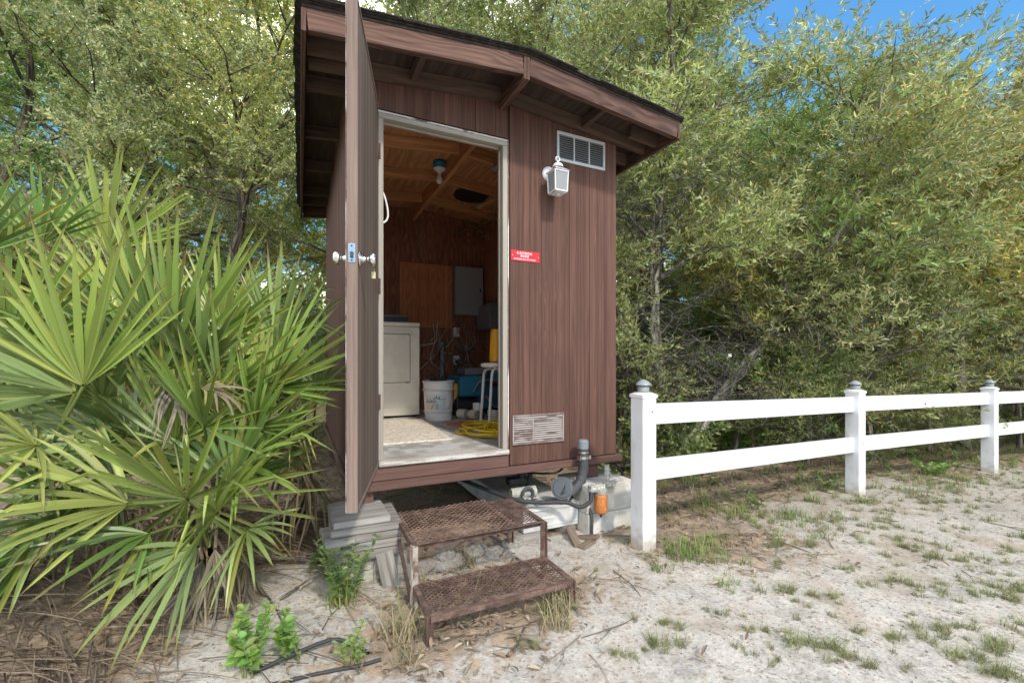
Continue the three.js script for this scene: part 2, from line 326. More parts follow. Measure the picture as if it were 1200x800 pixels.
  part('door_stop', [bx(D1 - 0.044, 0.604, -0.056, D1 - 0.0365, 2.6, -0.036, 1), bx(0.031, 2.602, -0.056, D1 - 0.045, 2.6125, -0.036, 0)], M.frame, fr);
  part('paint_edge', [bx(D1 + 0.001, 0.605, -0.01, D1 + 0.010, 2.656, 0.005, 1, 0.001), bx(-0.02, 2.646, -0.01, D1, 2.657, 0.006, 0, 0.001)], M.peel, fr);
  part('strike_plate', bx(D1 - 0.0375, 1.56, -0.04, D1 - 0.0345, 1.64, -0.015, 1, 0), M.chrome, fr);
  // door, swung a little past square
  const dw = 0.814, door = part('door', bx(0, -1.02, 0.004, dw - 0.004, 1.02, 0.036, 1, 0.002), M.door, shed);
  door.position.set(0.0, 0.587 + 1.0325, 0.034); door.rotation.y = Math.atan2(-0.968, -0.252);
  part('edge_strip', [bx(dw - 0.0035, -1.032, -0.001, dw + 0.008, 1.032, 0.041, 1, 0.002), bx(0, 1.0205, -0.001, dw - 0.004, 1.032, 0.041, 0, 0.002), bx(0, -1.032, -0.001, dw - 0.004, -1.0205, 0.041, 0, 0.002)], M.doorEdge, door);
  part('paint_edge', [bx(dw - 0.006, -1.03, 0.042, dw + 0.0075, 1.03, 0.0445, 1, 0.001)], M.peel, door);
  const ky = 1.612 - door.position.y;
  const knobProfile = [[0.0, 0], [0.033, 0], [0.033, 0.004], [0.022, 0.012], [0.0125, 0.016], [0.0115, 0.03], [0.018, 0.036], [0.0255, 0.043], [0.0265, 0.055], [0.024, 0.064], [0.014, 0.068], [0, 0.069]];
  for (const [z, r] of [[0.003, -1], [0.037, 1]]) { const k = lathe(knobProfile, 32); k.rotateX(r * Math.PI / 2); k.translate(dw - 0.065, ky, z); part('door_knob', k, M.chrome, door); }
  const lp = part('latch_plate', bx(dw + 0.0082, ky - 0.03, 0.008, dw + 0.0105, ky + 0.045, 0.034, 1, 0.001), M.chrome, door);
  part('latch_bolt', [bx(dw + 0.0105, ky - 0.012, 0.015, dw + 0.02, ky + 0.012, 0.027, 1, 0.003), ...[-0.022, 0.036].map(q => cyl(V(dw + 0.0105, ky + q, 0.021), V(dw + 0.012, ky + q, 0.021), 0.004, 0.004, 8))], M.engine, door);
  for (const h of [0.95, 1.62, 2.4]) part('hinge', [cyl(V(0.004, h - door.position.y - 0.045, -0.004), V(0.004, h - door.position.y + 0.045, -0.004), 0.006, 0.006, 10), bx(0.005, h - door.position.y - 0.044, 0.0005, 0.04, h - door.position.y + 0.044, 0.0035, 1, 0)], M.rust, door);
  // roof: sheathing split where the wall line changes what shows below, shingles on top
  const slab = (sA, sB, zA, zB, lift, t, mat, name, par = shed) => { // a board lying on the slope
    const g = new THREE.BoxGeometry(1, 1, 1); const p = g.attributes.position, uv = g.attributes.uv, n = g.attributes.normal;
    for (let i = 0; i < p.count; i++) { const s = p.getX(i) < 0 ? sA : sB, z = p.getZ(i) < 0 ? zA : zB; p.setXYZ(i, s, roofH(s) + lift + (p.getY(i) < 0 ? 0 : t), z); uv.setXY(i, s * 0.7 + n.getZ(i), z); }
    g.computeVertexNormals(); return part(name, g, mat, par);
  };
  for (const [a, b] of [[EL, WL], [WL, RIDGE], [RIDGE, WR], [WR, ER]]) {
    const inside = a >= WL && b <= WR;
    slab(a, b, -0.05, FRONT, 0.001, 0.013, M.soffit, 'roof_panel');
    slab(a, b, REAR, -0.05, 0.001, 0.013, inside ? M.ceiling : M.soffit, 'roof_panel');
  }
  const r = rng(5);
  const roofing = slab(EL - 0.02, RIDGE, REAR - 0.02, FRONT + 0.012, 0.0145, 0.006, M.roofing, 'roofing'); slab(RIDGE, ER + 0.02, REAR - 0.02, FRONT + 0.012, 0.0145, 0.006, M.roofing, 'roofing');
  for (let row = 0; row < 2; row++) for (let s = EL - 0.025; s < ER; ) {        // ragged shingle ends along the front edge
    const e = Math.min(s + 0.13 + r() * 0.16, ER + 0.03); if (s < RIDGE && e > RIDGE) { slab(s, RIDGE, FRONT - 0.3, FRONT + 0.022 + r() * 0.016, 0.022 + row * 0.007, 0.006, M.roofing, 'shingle', roofing); s = RIDGE + 0.001; continue; }
    slab(s, e - 0.004, FRONT - 0.3, FRONT + 0.018 + r() * 0.022, 0.022 + row * 0.007 + r() * 0.003, 0.006, M.roofing, 'shingle', roofing); s = e;
  }
  for (let k = 0; k < 18; k++) { const z = FRONT - 0.02 - k * 0.17; slab(EL - 0.03 - r() * 0.012, EL + 0.25, z - 0.168, z, 0.022 + r() * 0.004, 0.006, M.roofing, 'shingle', roofing); slab(ER - 0.25, ER + 0.03 + r() * 0.012, z - 0.168, z, 0.022 + r() * 0.004, 0.006, M.roofing, 'shingle', roofing); }
  const sloped = (sA, sB, z, w, h, top, mat, name) => part(name, beam(V(sA, roofH(sA) - top - h / 2, z), V(sB, roofH(sB) - top - h / 2, z), w, h), mat, shed);
  sloped(EL + 0.024, RIDGE - 0.021, FRONT - 0.02, 0.038, 0.108, 0.001, M.fascia, 'gable_fascia');
  sloped(RIDGE + 0.021, ER - 0.024, FRONT - 0.02, 0.038, 0.108, 0.001, M.fascia, 'gable_fascia');
  sloped(EL + 0.024, RIDGE - 0.021, REAR + 0.02, 0.038, 0.108, 0.001, M.fascia, 'gable_fascia');
  sloped(RIDGE + 0.021, ER - 0.024, REAR + 0.02, 0.038, 0.108, 0.001, M.fascia, 'gable_fascia');
  for (const [s0, s1] of [[EL - 0.002, EL + 0.021], [ER - 0.021, ER + 0.002]]) part('eave_fascia', bx(s0, roofH(EL) - 0.116, REAR - 0.004, s1, roofH(EL) - 0.003, FRONT + 0.002, 2), M.fascia, shed);
  sloped(EL + 0.03, RIDGE - 0.021, 0.022, 0.036, 0.088, 0.002, M.rafter, 'gable_trim'); sloped(RIDGE + 0.021, ER - 0.03, 0.022, 0.036, 0.088, 0.002, M.rafter, 'gable_trim');
  part('ridge_bracket', bx(RIDGE - 0.02, roofH(RIDGE) - 0.14, 0.0, RIDGE + 0.02, roofH(RIDGE) - 0.004, FRONT + 0.004, 2), M.fascia, shed);
  part('ridge_beam', bx(RIDGE - 0.02, roofH(RIDGE) - 0.15, BACK + 0.051, RIDGE + 0.02, roofH(RIDGE) - 0.004, -0.092, 2), M.joist, shed);
  for (const z of [-0.2, -0.82, -1.44, -2.06]) {
    sloped(WL + 0.055, RIDGE - 0.021, z, 0.036, 0.088, 0.002, M.joist, 'rafter'); sloped(RIDGE + 0.021, WR - 0.055, z, 0.036, 0.088, 0.002, M.joist, 'rafter');
  }
  for (const z of [0.15, -0.2, -0.82, -1.44, -2.06, -2.36]) { sloped(EL + 0.022, WL - 0.001, z, 0.036, 0.088, 0.002, M.rafter, 'rafter_tail'); sloped(WR + 0.001, ER - 0.022, z, 0.036, 0.088, 0.002, M.rafter, 'rafter_tail'); }
  for (const s of [0.2, 1.42]) part('lookout', bx(s - 0.018, roofH(s) - 0.075, 0.041, s + 0.018, roofH(s) - 0.006, FRONT - 0.04, 2), M.rafter, shed);
  // posts down to the piers
  for (const [s, z, b] of [[-0.07, -0.02, 0.36], [1.53, -0.02, 0.345], [-0.07, -2.5, 0.0], [1.53, -2.5, 0.0]]) part('support_post', bx(s - 0.045, b - 0.02, z - 0.07, s + 0.045, 0.436, z + 0.018, 1), M.door === 0 ? 0 : M.trim, shed);
  // upper louvre vent
  const uv0 = part('upper_vent', [bx(1.216, 2.594, 0, 1.631, 2.614, 0.014, 0), bx(1.216, 2.782, 0, 1.631, 2.803, 0.014, 0), bx(1.216, 2.6145, 0, 1.234, 2.7815, 0.014, 1), bx(1.613, 2.6145, 0, 1.631, 2.7815, 0.014, 1), bx(1.354, 2.6145, 0, 1.366, 2.7815, 0.012, 1), bx(1.484, 2.6145, 0, 1.496, 2.7815, 0.012, 1)], M.vent, shed);
  for (const [a, b] of [[1.235, 1.353], [1.367, 1.483], [1.497, 1.612]]) {
    part('vent_screen', bx(a, 2.6145, 0, b, 2.7815, 0.003, 0, 0), M.dark, uv0);
    for (let k = 0; k < 11; k++) { const g = bx(-(b - a) / 2, -0.007, -0.0008, (b - a) / 2, 0.007, 0.0008, 0, 0); g.rotateX(-0.75); g.translate((a + b) / 2, 2.622 + k * 0.0153, 0.008); part('slat', g, M.ventGrey2 ?? (M.ventGrey2 = plain(0.24, 0.25, 0.26, 0.6)), uv0); }
  }
  const lv = part('lower_vent', [bx(0.87, 0.62, 0, 1.273, 0.632, 0.012, 0), bx(0.87, 0.81, 0, 1.273, 0.822, 0.012, 0), bx(0.87, 0.6325, 0, 0.882, 0.8095, 0.012, 1), bx(1.261, 0.6325, 0, 1.273, 0.8095, 0.012, 1), bx(1.02, 0.6325, 0, 1.032, 0.8095, 0.011, 1)], M.ventPeel, shed);
  for (const [a, b] of [[0.883, 1.019], [1.033, 1.26]]) { part('vent_screen', bx(a, 0.6325, 0, b, 0.8095, 0.002, 0, 0), M.dark, lv); for (let k = 0; k < 12; k++) { const g = bx(-(b - a) / 2, -0.0066, -0.001, (b - a) / 2, 0.0066, 0.001, 0, 0); g.rotateX(-0.75); g.translate((a + b) / 2, 0.6405 + k * 0.0147, 0.008); part('slat', g, M.ventPeel, lv); } }
}
// things fixed on the front wall
{
  const t = thing('wall_lantern', 'white outdoor lantern with frosted glass on the shed wall', 'lantern', S(1.158, 2.372, 0), TH); t.scale.setScalar(0.88);
  part('back_plate', lathe([[0, 0.02], [0.03, 0.02], [0.045, 0.014], [0.058, 0.008], [0.062, 0]]).rotateX(Math.PI / 2).translate(0, 0.13, 0), M.white, t);
  part('arm', tube([V(0, 0.12, 0.015), V(0, 0.145, 0.05), V(0, 0.15, 0.09), V(0, 0.135, 0.125)], 0.009, 16, 8), M.white, t);
  const Z = 0.13, w = 0.052, wt = 0.058;
  const fr = [];
  for (const sx of [-1, 1]) for (const sz of [-1, 1]) fr.push(beam(V(sx * w, -0.06, Z + sz * w), V(sx * wt, 0.095, Z + sz * wt), 0.010, 0.010));
  for (const sz of [-1, 1]) { fr.push(beam(V(-w, -0.058, Z + sz * w), V(w, -0.058, Z + sz * w), 0.011, 0.011), beam(V(-wt, 0.092, Z + sz * wt), V(wt, 0.092, Z + sz * wt), 0.011, 0.011), beam(V(sz * w, -0.058, Z - w), V(sz * w, -0.058, Z + w), 0.011, 0.011), beam(V(sz * wt, 0.092, Z - wt), V(sz * wt, 0.092, Z + wt), 0.011, 0.011)); }
  part('frame', fr, M.white, t);
  for (const [sx, sz] of [[1, 0], [-1, 0], [0, 1], [0, -1]]) part('glass_pane', beam(V(sx * (w - 0.001), -0.053, Z + sz * (w - 0.001)), V(sx * (wt - 0.001), 0.087, Z + sz * (wt - 0.001)), sx ? 0.002 : 0.096, sx ? 0.096 : 0.002, V(0, 0, 1), 0.0005), M.frost, t);
  part('base', [bx(-0.046, -0.07, Z - 0.046, 0.046, -0.0645, Z + 0.046, 0, 0.002), cyl(V(0, -0.083, Z), V(0, -0.0705, Z), 0.012, 0.02, 12)], M.white, t);
  const cap = new THREE.CylinderGeometry(0.03, 0.098, 0.035, 4, 1).rotateY(Math.PI / 4).translate(0, 0.117, Z);
  part('cap', [cap, lathe([[0.042, 0], [0.04, 0.016], [0.028, 0.03], [0.01, 0.036], [0.006, 0.048], [0, 0.05]]).translate(0, 0.134, Z), new THREE.TorusGeometry(0.017, 0.0045, 8, 24).translate(0, 0.2, Z)], M.white, t);
  part('bulb', lathe([[0, 0.0], [0.018, 0.006], [0.024, 0.024], [0.014, 0.05], [0.012, 0.07], [0, 0.07]], 16).translate(0, -0.02, Z), M.white, t);

  const cv = document.createElement('canvas'); cv.width = 512; cv.height = 168; const c = cv.getContext('2d');
  c.fillStyle = '#c8202c'; c.fillRect(0, 0, 512, 168); c.fillStyle = '#f6dcdc'; c.textAlign = 'center'; c.font = 'bold 50px sans-serif'; c.fillText('ELECTRICAL', 240, 58); c.fillText('ROOM', 240, 104); c.font = 'bold 32px sans-serif'; c.fillText('WARNING DO NOT ENTER', 244, 148, 400);
  const tx = new THREE.CanvasTexture(cv); tx.colorSpace = THREE.SRGBColorSpace;
  const sg = thing('warning_sign', 'small red plastic sign with white lettering beside the doorway', 'sign', S(0.97, 1.896, 0.001), TH);
  part('backing', bx(-0.109, -0.036, 0, 0.109, 0.036, 0.003, 0, 0.001), plain(0.55, 0.02, 0.03, 0.4), sg);
  part('printed_face', new THREE.PlaneGeometry(0.216, 0.071).translate(0, 0, 0.0034), new THREE.MeshStandardMaterial({ map: tx, roughness: 0.4 }), sg);
  for (const x of [-0.1, 0.1]) part('screw', cyl(V(x, 0, 0.0035), V(x, 0, 0.006), 0.004, 0.003, 8), M.chrome, sg);
}
// ------------------------------------------------------------------ inside the shed
const inside = (name, label, cat, s, h, o, turn = 0, group) => thing(name, label, cat, S(s, h, o), TH + turn, group);
{
  // dryer: local origin at front left bottom
  const d = inside('clothes_dryer', 'almond coloured clothes dryer standing inside the doorway', 'dryer', 0.025, 0.601, -1.9);
  part('body', bx(0, 0.02, -0.64, 0.689, 0.93, -0.004, 1, 0.01), M.almond, d);
  part('top', bx(-0.003, 0.932, -0.645, 0.692, 0.976, 0.004, 0, 0.014), M.almond, d);
  const dd = part('door', bx(0.13, 0.36, -0.003, 0.585, 0.85, 0.012, 1, 0.01), M.almond, d); part('handle', bx(0.54, 0.352, 0.001, 0.575, 0.366, 0.02, 0, 0.003), plain(0.25, 0.22, 0.17), dd);
  part('door_gasket', bx(0.124, 0.354, -0.0035, 0.591, 0.856, 0.0015, 1, 0.01), plain(0.12, 0.11, 0.09), d);
  part('kick_panel', bx(0.004, 0.022, -0.003, 0.685, 0.105, 0.006, 0, 0.004), M.almond, d);
  part('console', bx(0.01, 0.977, -0.64, 0.68, 1.08, -0.54, 0, 0.01), plain(0.07, 0.075, 0.085, 0.4), d);
  part('console_trim', bx(0.01, 1.0805, -0.645, 0.68, 1.095, -0.535, 0, 0.004), plain(0.4, 0.4, 0.38, 0.4), d);
  part('foot', [[0.05, -0.05], [0.64, -0.05], [0.05, -0.58], [0.64, -0.58]].map(([x, z]) => cyl(V(x, 0, z), V(x, 0.021, z), 0.02, 0.02, 10)), M.dark, d);

  // bucket
  const label = dataTex(256, 256, (i, j) => {
    const x = i / 256, y = j / 256, n = noise(i * 0.3, j * 0.55, 7), m = noise(i * 0.07, j * 0.09, 17);
    let c = y > 0.62 ? [206, 210, 210] : [200, 208, 212];
    if (y > 0.84 && y < 0.93 && x < 0.72) c = n > 0.4 ? [176, 128, 96] : [206, 190, 178];
    if (y > 0.62 && y < 0.8 && x > 0.42 && x < 0.72) c = m > 0.5 ? [90, 124, 150] : [196, 206, 210];
    if (y > 0.60 && y < 0.62) c = [120, 116, 108];
    if (y > 0.42 && y < 0.55 && x < 0.55) c = n > 0.52 ? [60, 68, 76] : [196, 206, 212];
    if (y > 0.1 && y < 0.38 && x > 0.06 && x < 0.66) { c = [212, 204, 190]; if (Math.abs(x - 0.3 - (y - 0.1) * 0.5) < 0.05) c = [196, 160, 116]; if (x > 0.5) c = [150, 178, 192]; }
    return c;
  });
  const b = inside('paint_bucket', 'white five gallon bucket with a printed label beside the dryer', 'bucket', 0.832, 0.601, -1.62);
  part('pail', lathe([[0, 0.004], [0.128, 0.004], [0.132, 0.0], [0.134, 0.03], [0.146, 0.30], [0.149, 0.37], [0.144, 0.37], [0.142, 0.30], [0.13, 0.03], [0, 0.03]], 40), plain(0.74, 0.75, 0.76, 0.4), b);
  part('label', new THREE.CylinderGeometry(0.1445, 0.1385, 0.19, 28, 1, true, -1.25, 1.5).translate(0, 0.188, 0), new THREE.MeshStandardMaterial({ map: label, roughness: 0.45 }), b);
  for (const rp of [[[0.147, 0.29], [0.158, 0.292], [0.158, 0.3], [0.148, 0.303]], [[0.148, 0.362], [0.157, 0.366], [0.157, 0.384], [0.146, 0.385], [0.143, 0.36]], [[0.134, 0.075], [0.146, 0.077], [0.146, 0.084], [0.136, 0.087]]]) part('rim', lathe(rp, 40), M.rimGrey ?? (M.rimGrey = plain(0.66, 0.67, 0.68, 0.4)), b);
  part('handle', tube(Array.from({ length: 13 }, (_, k) => { const a = k / 12 * Math.PI; return V(Math.cos(a) * 0.155, 0.31 - Math.sin(a) * 0.19, 0.03 + Math.sin(a) * 0.13); }), 0.0022, 30, 6), M.plug, b);
  part('contents', [lathe([[0, 0.33], [0.14, 0.33]], 24), cyl(V(-0.05, 0.32, 0.02), V(-0.08, 0.44, 0.05), 0.03, 0.028), cyl(V(0.05, 0.32, -0.03), V(0.07, 0.42, -0.02), 0.04, 0.03), bx(-0.03, 0.32, -0.06, 0.04, 0.41, 0.0, 1)], M.dark, b);

  const board = (name, lab, cat, s0, h0, s1, h1, o0, o1, mat, r = 0.003) => solo(name, bx(-(s1 - s0) / 2, 0, 0, (s1 - s0) / 2, h1 - h0, o1 - o0, 1, r), mat, lab, cat, S((s0 + s1) / 2, h0, o0), TH);
  board('plywood_board', 'square brown plywood board fixed on the inside back wall', 'board', 0.63, 1.57, 1.265, 2.33, -2.535, -2.517, M.ply);
  const p = inside('breaker_panel', 'grey metal electrical breaker panel on the inside back wall', 'breaker panel', 1.46, 1.735, -2.535);
  part('cabinet', bx(-0.18, 0, 0, 0.18, 0.59, 0.095, 1, 0.004), M.panelGrey, p); part('cover', bx(-0.172, 0.008, 0.0955, 0.172, 0.582, 0.105, 1, 0.004), M.panelGrey, p); part('latch', bx(0.13, 0.28, 0.1055, 0.15, 0.33, 0.112, 1, 0.002), M.dark, p);
  const cb = inside('control_box', 'small grey control box on the right inside wall', 'control box', 1.69, 1.55, -2.28, -Math.PI / 2);
  part('cabinet', bx(-0.22, 0, 0, 0.22, 0.3, 0.11, 1, 0.004), plain(0.17, 0.18, 0.2, 0.5), cb); part('cover', bx(-0.21, 0.01, 0.1105, 0.21, 0.29, 0.118, 1, 0.003), plain(0.22, 0.24, 0.27, 0.5), cb);
  for (const [h, lab] of [[1.47, 'white outlet cover, the upper one under the breaker panel'], [1.125, 'white outlet cover, the lower one above the generator']]) {
    const q = inside('outlet_box', lab, 'outlet', 1.315, h, -2.535); part('cover_plate', bx(-0.036, 0, 0, 0.036, 0.115, 0.035, 1, 0.003), M.white, q); for (const y of [0.035, 0.08]) part('socket', bx(-0.016, y - 0.013, 0.0352, 0.016, y + 0.013, 0.038, 1, 0.002), M.plug, q);
    if (h < 1.3) part('plug', [bx(-0.02, 0.02, 0.039, 0.024, 0.07, 0.085, 1, 0.006), tube([V(0, 0.03, 0.08), V(0.02, -0.08, 0.1), V(0.0, -0.2, 0.06)], 0.008)], M.dark, q);
  }
  const pi = inside('conduit_pipe', 'upright grey plastic conduit pipe behind the bucket', 'pipe', 1.13, 0.94, -2.5); part('pipe', cyl(V(0, -0.3, 0), V(0, 0.45, 0), 0.022, 0.022, 14), plain(0.3, 0.32, 0.33), pi); part('coupling', cyl(V(0, 0.38, 0), V(0, 0.46, 0), 0.028, 0.028, 14), plain(0.35, 0.36, 0.36), pi);
  // loose wiring between panel and generator
  const wr = inside('wiring', 'tangle of thin cables hanging on the back wall under the panel', 'wiring', 0, 0, 0); const r = rng(31);
  const wc = [[0.40, 0.16, 0.10], [0.55, 0.52, 0.47], [0.04, 0.04, 0.04], [0.36, 0.33, 0.30], [0.42, 0.30, 0.18], [0.08, 0.12, 0.11]];
  for (let k = 0; k < 26; k++) {
    const a = V(0.72 + r() * 0.95, 1.25 + r() * 0.5, -2.51), e = V(clamp(a.x + (r() - 0.5) * 0.7, 0.7, 1.66), 0.85 + r() * 0.55, -2.5 + r() * 0.1), m = a.clone().lerp(e, 0.5); m.x += (r() - 0.5) * 0.2; m.y -= r() * 0.22; m.z += 0.03 + r() * 0.07;
    part('cable', tube([a, a.clone().lerp(m, 0.5).add(V((r() - 0.5) * 0.08, 0, 0.03)), m, e], 0.0035 + r() * 0.004, 18, 5), M['w' + k % 6] ?? (M['w' + k % 6] = plain(...wc[k % 6])), wr);
  }
  solo('brass_fitting', [cyl(V(0, 0, 0), V(0, 0, 0.05), 0.022, 0.018, 12), cyl(V(0, 0.01, 0.05), V(0.01, 0.03, 0.07), 0.016, 0.02, 12)], plain(0.55, 0.45, 0.12, 0.35, 0.6), 'small brass valve on the plywood under the board', 'valve', S(1.0, 1.43, -2.535), TH);

  // generator
  const g = inside('diesel_generator', 'blue diesel generator standing behind the white stool', 'generator', 1.34, 0.601, -1.95);
  part('fuel_tank', bx(-0.26, 0.2, -0.2, 0.02, 0.42, 0.26, 0, 0.03), M.teal, g);
  part('engine_block', [bx(-0.02, 0.06, -0.18, 0.3, 0.3, 0.16, 0, 0.02), cyl(V(0.12, 0.3, 0), V(0.12, 0.5, 0), 0.09, 0.08, 18), ...Array.from({ length: 6 }, (_, k) => cyl(V(0.12, 0.31 + k * 0.03, 0), V(0.12, 0.318 + k * 0.03, 0), 0.11, 0.11, 18))], M.blue, g);
  part('alternator', [cyl(V(-0.24, 0.13, 0), V(-0.02, 0.13, 0), 0.12, 0.13, 24), cyl(V(-0.28, 0.13, 0), V(-0.24, 0.13, 0), 0.06, 0.1, 20)], M.engine, g);
  part('radiator', bx(-0.16, 0.425, -0.12, 0.1, 0.5, 0.14, 0, 0.01), plain(0.16, 0.17, 0.18), g);
  part('air_filter', cyl(V(0.22, 0.35, 0.1), V(0.22, 0.47, 0.1), 0.06, 0.06, 20), M.blue, g);
  part('muffler', [cyl(V(0.0, 0.44, -0.12), V(0.26, 0.44, -0.12), 0.05, 0.05, 16), tube([V(0.26, 0.44, -0.12), V(0.31, 0.46, -0.12), V(0.32, 0.55, -0.12)], 0.018)], M.rust, g);
  part('frame', [[-0.3, -0.24], [0.33, -0.24], [-0.3, 0.3], [0.33, 0.3]].flatMap(([x, z]) => [cyl(V(x, 0, z), V(x, 0.2, z), 0.015, 0.015, 10)]).concat([cyl(V(-0.3, 0.03, 0.3), V(0.33, 0.03, 0.3), 0.016, 0.016, 10), cyl(V(-0.3, 0.03, -0.24), V(0.33, 0.03, -0.24), 0.016, 0.016, 10), cyl(V(-0.3, 0.03, -0.24), V(-0.3, 0.03, 0.3), 0.016, 0.016, 10)]), M.dark, g);
  part('hose', [tube([V(-0.12, 0.25, 0.28), V(-0.07, 0.36, 0.33), V(0.03, 0.38, 0.32), V(0.12, 0.36, 0.25)], 0.012), tube([V(0.06, 0.2, 0.2), V(0.1, 0.1, 0.32), V(0.2, 0.12, 0.3), V(0.24, 0.28, 0.2)], 0.012)], plain(0.2, 0.22, 0.24), g);
  part('fuse_cover', bx(-0.3, 0.18, 0.12, -0.265, 0.34, 0.2, 1, 0.004), M.amber, g);

  const jar = inside('plastic_jar', 'white plastic jar standing before the blue generator', 'jar', 1.2, 0.601, -1.5); part('jar_body', lathe([[0, 0], [0.045, 0], [0.047, 0.01], [0.046, 0.085], [0, 0.088]]).translate(0, 0.07, 0), M.white, jar); part('jar_stand', bx(-0.06, 0, -0.05, 0.06, 0.069, 0.05, 0), M.dark, jar);
  const sp = (lab, s, o, turn) => { const q = inside('filter_can', lab, 'filter', s, 0.601, o, turn); part('can', cyl(V(-0.05, 0.05, 0), V(0.04, 0.05, 0), 0.048, 0.048, 24), plain(0.62, 0.58, 0.5, 0.5), q); part('end_cap', [cyl(V(0.041, 0.05, 0), V(0.052, 0.05, 0), 0.044, 0.03, 24), cyl(V(0.052, 0.05, 0), V(0.06, 0.05, 0), 0.012, 0.012, 12)], plain(0.3, 0.26, 0.22, 0.5), q); };
  sp('pale round can lying nearer the bucket on the shed floor', 1.06, -1.53, -1.0); sp('pale round can lying in front of the white jar', 1.14, -1.42, -1.2);
  const tb = inside('storage_tub', 'small white tub on the floor behind the stool leg', 'tub', 1.31, 0.601, -1.35); part('tub', lathe([[0, 0], [0.05, 0], [0.062, 0.09], [0.057, 0.09], [0.046, 0.01], [0, 0.01]]), M.white, tb);
  solo('wood_offcut', bx(-0.16, 0, -0.11, 0.16, 0.015, 0.11, 0), M.ply, 'flat tan wood offcut on the shed floor by the yellow cord', 'board', S(0.98, 0.601, -1.18), TH + 0.5);
  // stool with amber jug
  const st = inside('tube_stool', 'white tube framed stool just inside the door jamb', 'stool', 1.155, 0.601, -0.95);
  const leg = (x, z, tx, tz) => tube([V(x, 0.0, z), V(mix(x, tx, 0.2), 0.25, mix(z, tz, 0.2)), V(mix(x, tx, 0.35), 0.46, mix(z, tz, 0.35)), V(mix(x, tx, 0.6), 0.505, mix(z, tz, 0.6)), V(tx, 0.51, tz)], 0.0125, 30, 10);
  for (const [x, z] of [[-0.11, 0.12], [0.25, 0.12], [-0.08, -0.15], [0.25, -0.15]]) part('leg', leg(x, z, 0, z * 0.6), M.white, st);
  part('seat', lathe([[0, 0.0], [0.11, 0.0], [0.128, 0.012], [0.13, 0.03], [0.118, 0.042], [0, 0.045]]).scale(1, 1, 0.8).translate(0.0, 0.522, 0), M.white, st);
  const jg = inside('oil_jug', 'tall amber yellow jug with dark cap standing on the stool', 'jug', 1.16, 1.169, -0.95);
  part('jug_body', lathe([[0, 0], [0.05, 0], [0.054, 0.02], [0.05, 0.15], [0.042, 0.27], [0.036, 0.295], [0, 0.297]], 24), M.amber, jg); part('jug_cap', cyl(V(0, 0.298, 0), V(0, 0.335, 0), 0.03, 0.026, 16), M.dark, jg);
  // cord
  const cr = inside('extension_cord', 'coiled yellow extension cord lying on the floor by the jamb', 'cord', 1.02, 0.601, -0.62); const cp = []; const r2 = rng(71);
  for (let k = 0; k < 150; k++) { const a = k * 0.35, rad = 0.11 + 0.09 * Math.sin(k * 0.13) + r2() * 0.05; cp.push(V(Math.cos(a) * rad * 1.25 + 0.04 * Math.sin(k * 0.05), 0.008 + k * 0.00035 + r2() * 0.02, Math.sin(a) * rad * 1.5)); }
  part('cord_coil', tube(cp, 0.0065, 700, 5), M.yellow, cr);
  for (let k = 0; k < 3; k++) part('cord_loop', tube([V(0.1, 0.06, -0.1 + k * 0.1), V(-0.05, 0.03 + 0.03 * k, -0.18 + k * 0.1), V(-0.3 + 0.06 * k, 0.01, -0.12 + k * 0.12), V(-0.18, 0.01, 0.06 + k * 0.06), V(0.1, 0.02, 0.1)], 0.0065, 40, 6), M.yellow, cr);
  // rug
  const rg = new THREE.Shape(); rg.moveTo(0.06, -0.47); rg.lineTo(0.6, -0.47); rg.lineTo(0.665, -1.62); rg.lineTo(0.1, -1.68); rg.closePath();
  const rgg = new THREE.ExtrudeGeometry(rg, { depth: 0.008, bevelEnabled: true, bevelSize: 0.004, bevelThickness: 0.003, bevelSegments: 1 }); rgg.rotateX(-Math.PI / 2); rgg.scale(1, 1, -1); // lies flat, x = s, z = o
  { const q = rgg.index; const p = rgg.attributes.position; for (let i = 0; i < p.count; i += 3) { for (const at2 of [rgg.attributes.position, rgg.attributes.normal, rgg.attributes.uv]) { const n = at2.itemSize; for (let k = 0; k < n; k++) { const a = at2.array[(i + 1) * n + k]; at2.array[(i + 1) * n + k] = at2.array[(i + 2) * n + k]; at2.array[(i + 2) * n + k] = a; } } } rgg.computeVertexNormals(); }
  solo('floor_mat', rgg, M.rug, 'pale beige carpet mat on the grey shed floor', 'mat', S(0, 0.604, 0), TH);
  // ceiling light
  const cl = inside('ceiling_light', 'bare white bulb under a blue box on the shed ceiling', 'light', 0.72, 2.86, -1.2);
  part('junction_box', lathe([[0, 0.11], [0.055, 0.11], [0.058, 0.1], [0.058, 0.055], [0, 0.055]], 20), M.blueBox ?? (M.blueBox = plain(0.01, 0.16, 0.26, 0.4)), cl);
  part('lamp_holder', lathe([[0, 0.055], [0.056, 0.054], [0.054, 0.04], [0.03, 0.022], [0.02, 0.018], [0.02, 0], [0, 0]], 24), M.white, cl);
  part('bulb', lathe([[0, 0.0], [0.014, 0], [0.016, -0.02], [0.028, -0.04], [0.03, -0.062], [0.02, -0.082], [0, -0.088]], 20), plain(0.8, 0.79, 0.76, 0.3), cl);
  solo('pull_string', cyl(V(0, 0, 0), V(0.002, -0.62, 0), 0.0022, 0.0022, 6), plain(0.5, 0.42, 0.32), 'thin pull string hanging in front of the plywood board', 'string', S(0.86, 2.96, -2.4), TH);
  const vn = inside('round_vent', 'round black opening in the shed ceiling', 'vent', 1.25, roofH(1.25) - 0.002, -1.75); vn.rotation.z = 0; part('vent_disc', [cyl(V(0, -0.012, 0), V(0, 0, 0), 0.2, 0.2, 32), new THREE.TorusGeometry(0.2, 0.008, 8, 32).rotateX(Math.PI / 2).translate(0, -0.008, 0)], M.black, vn);
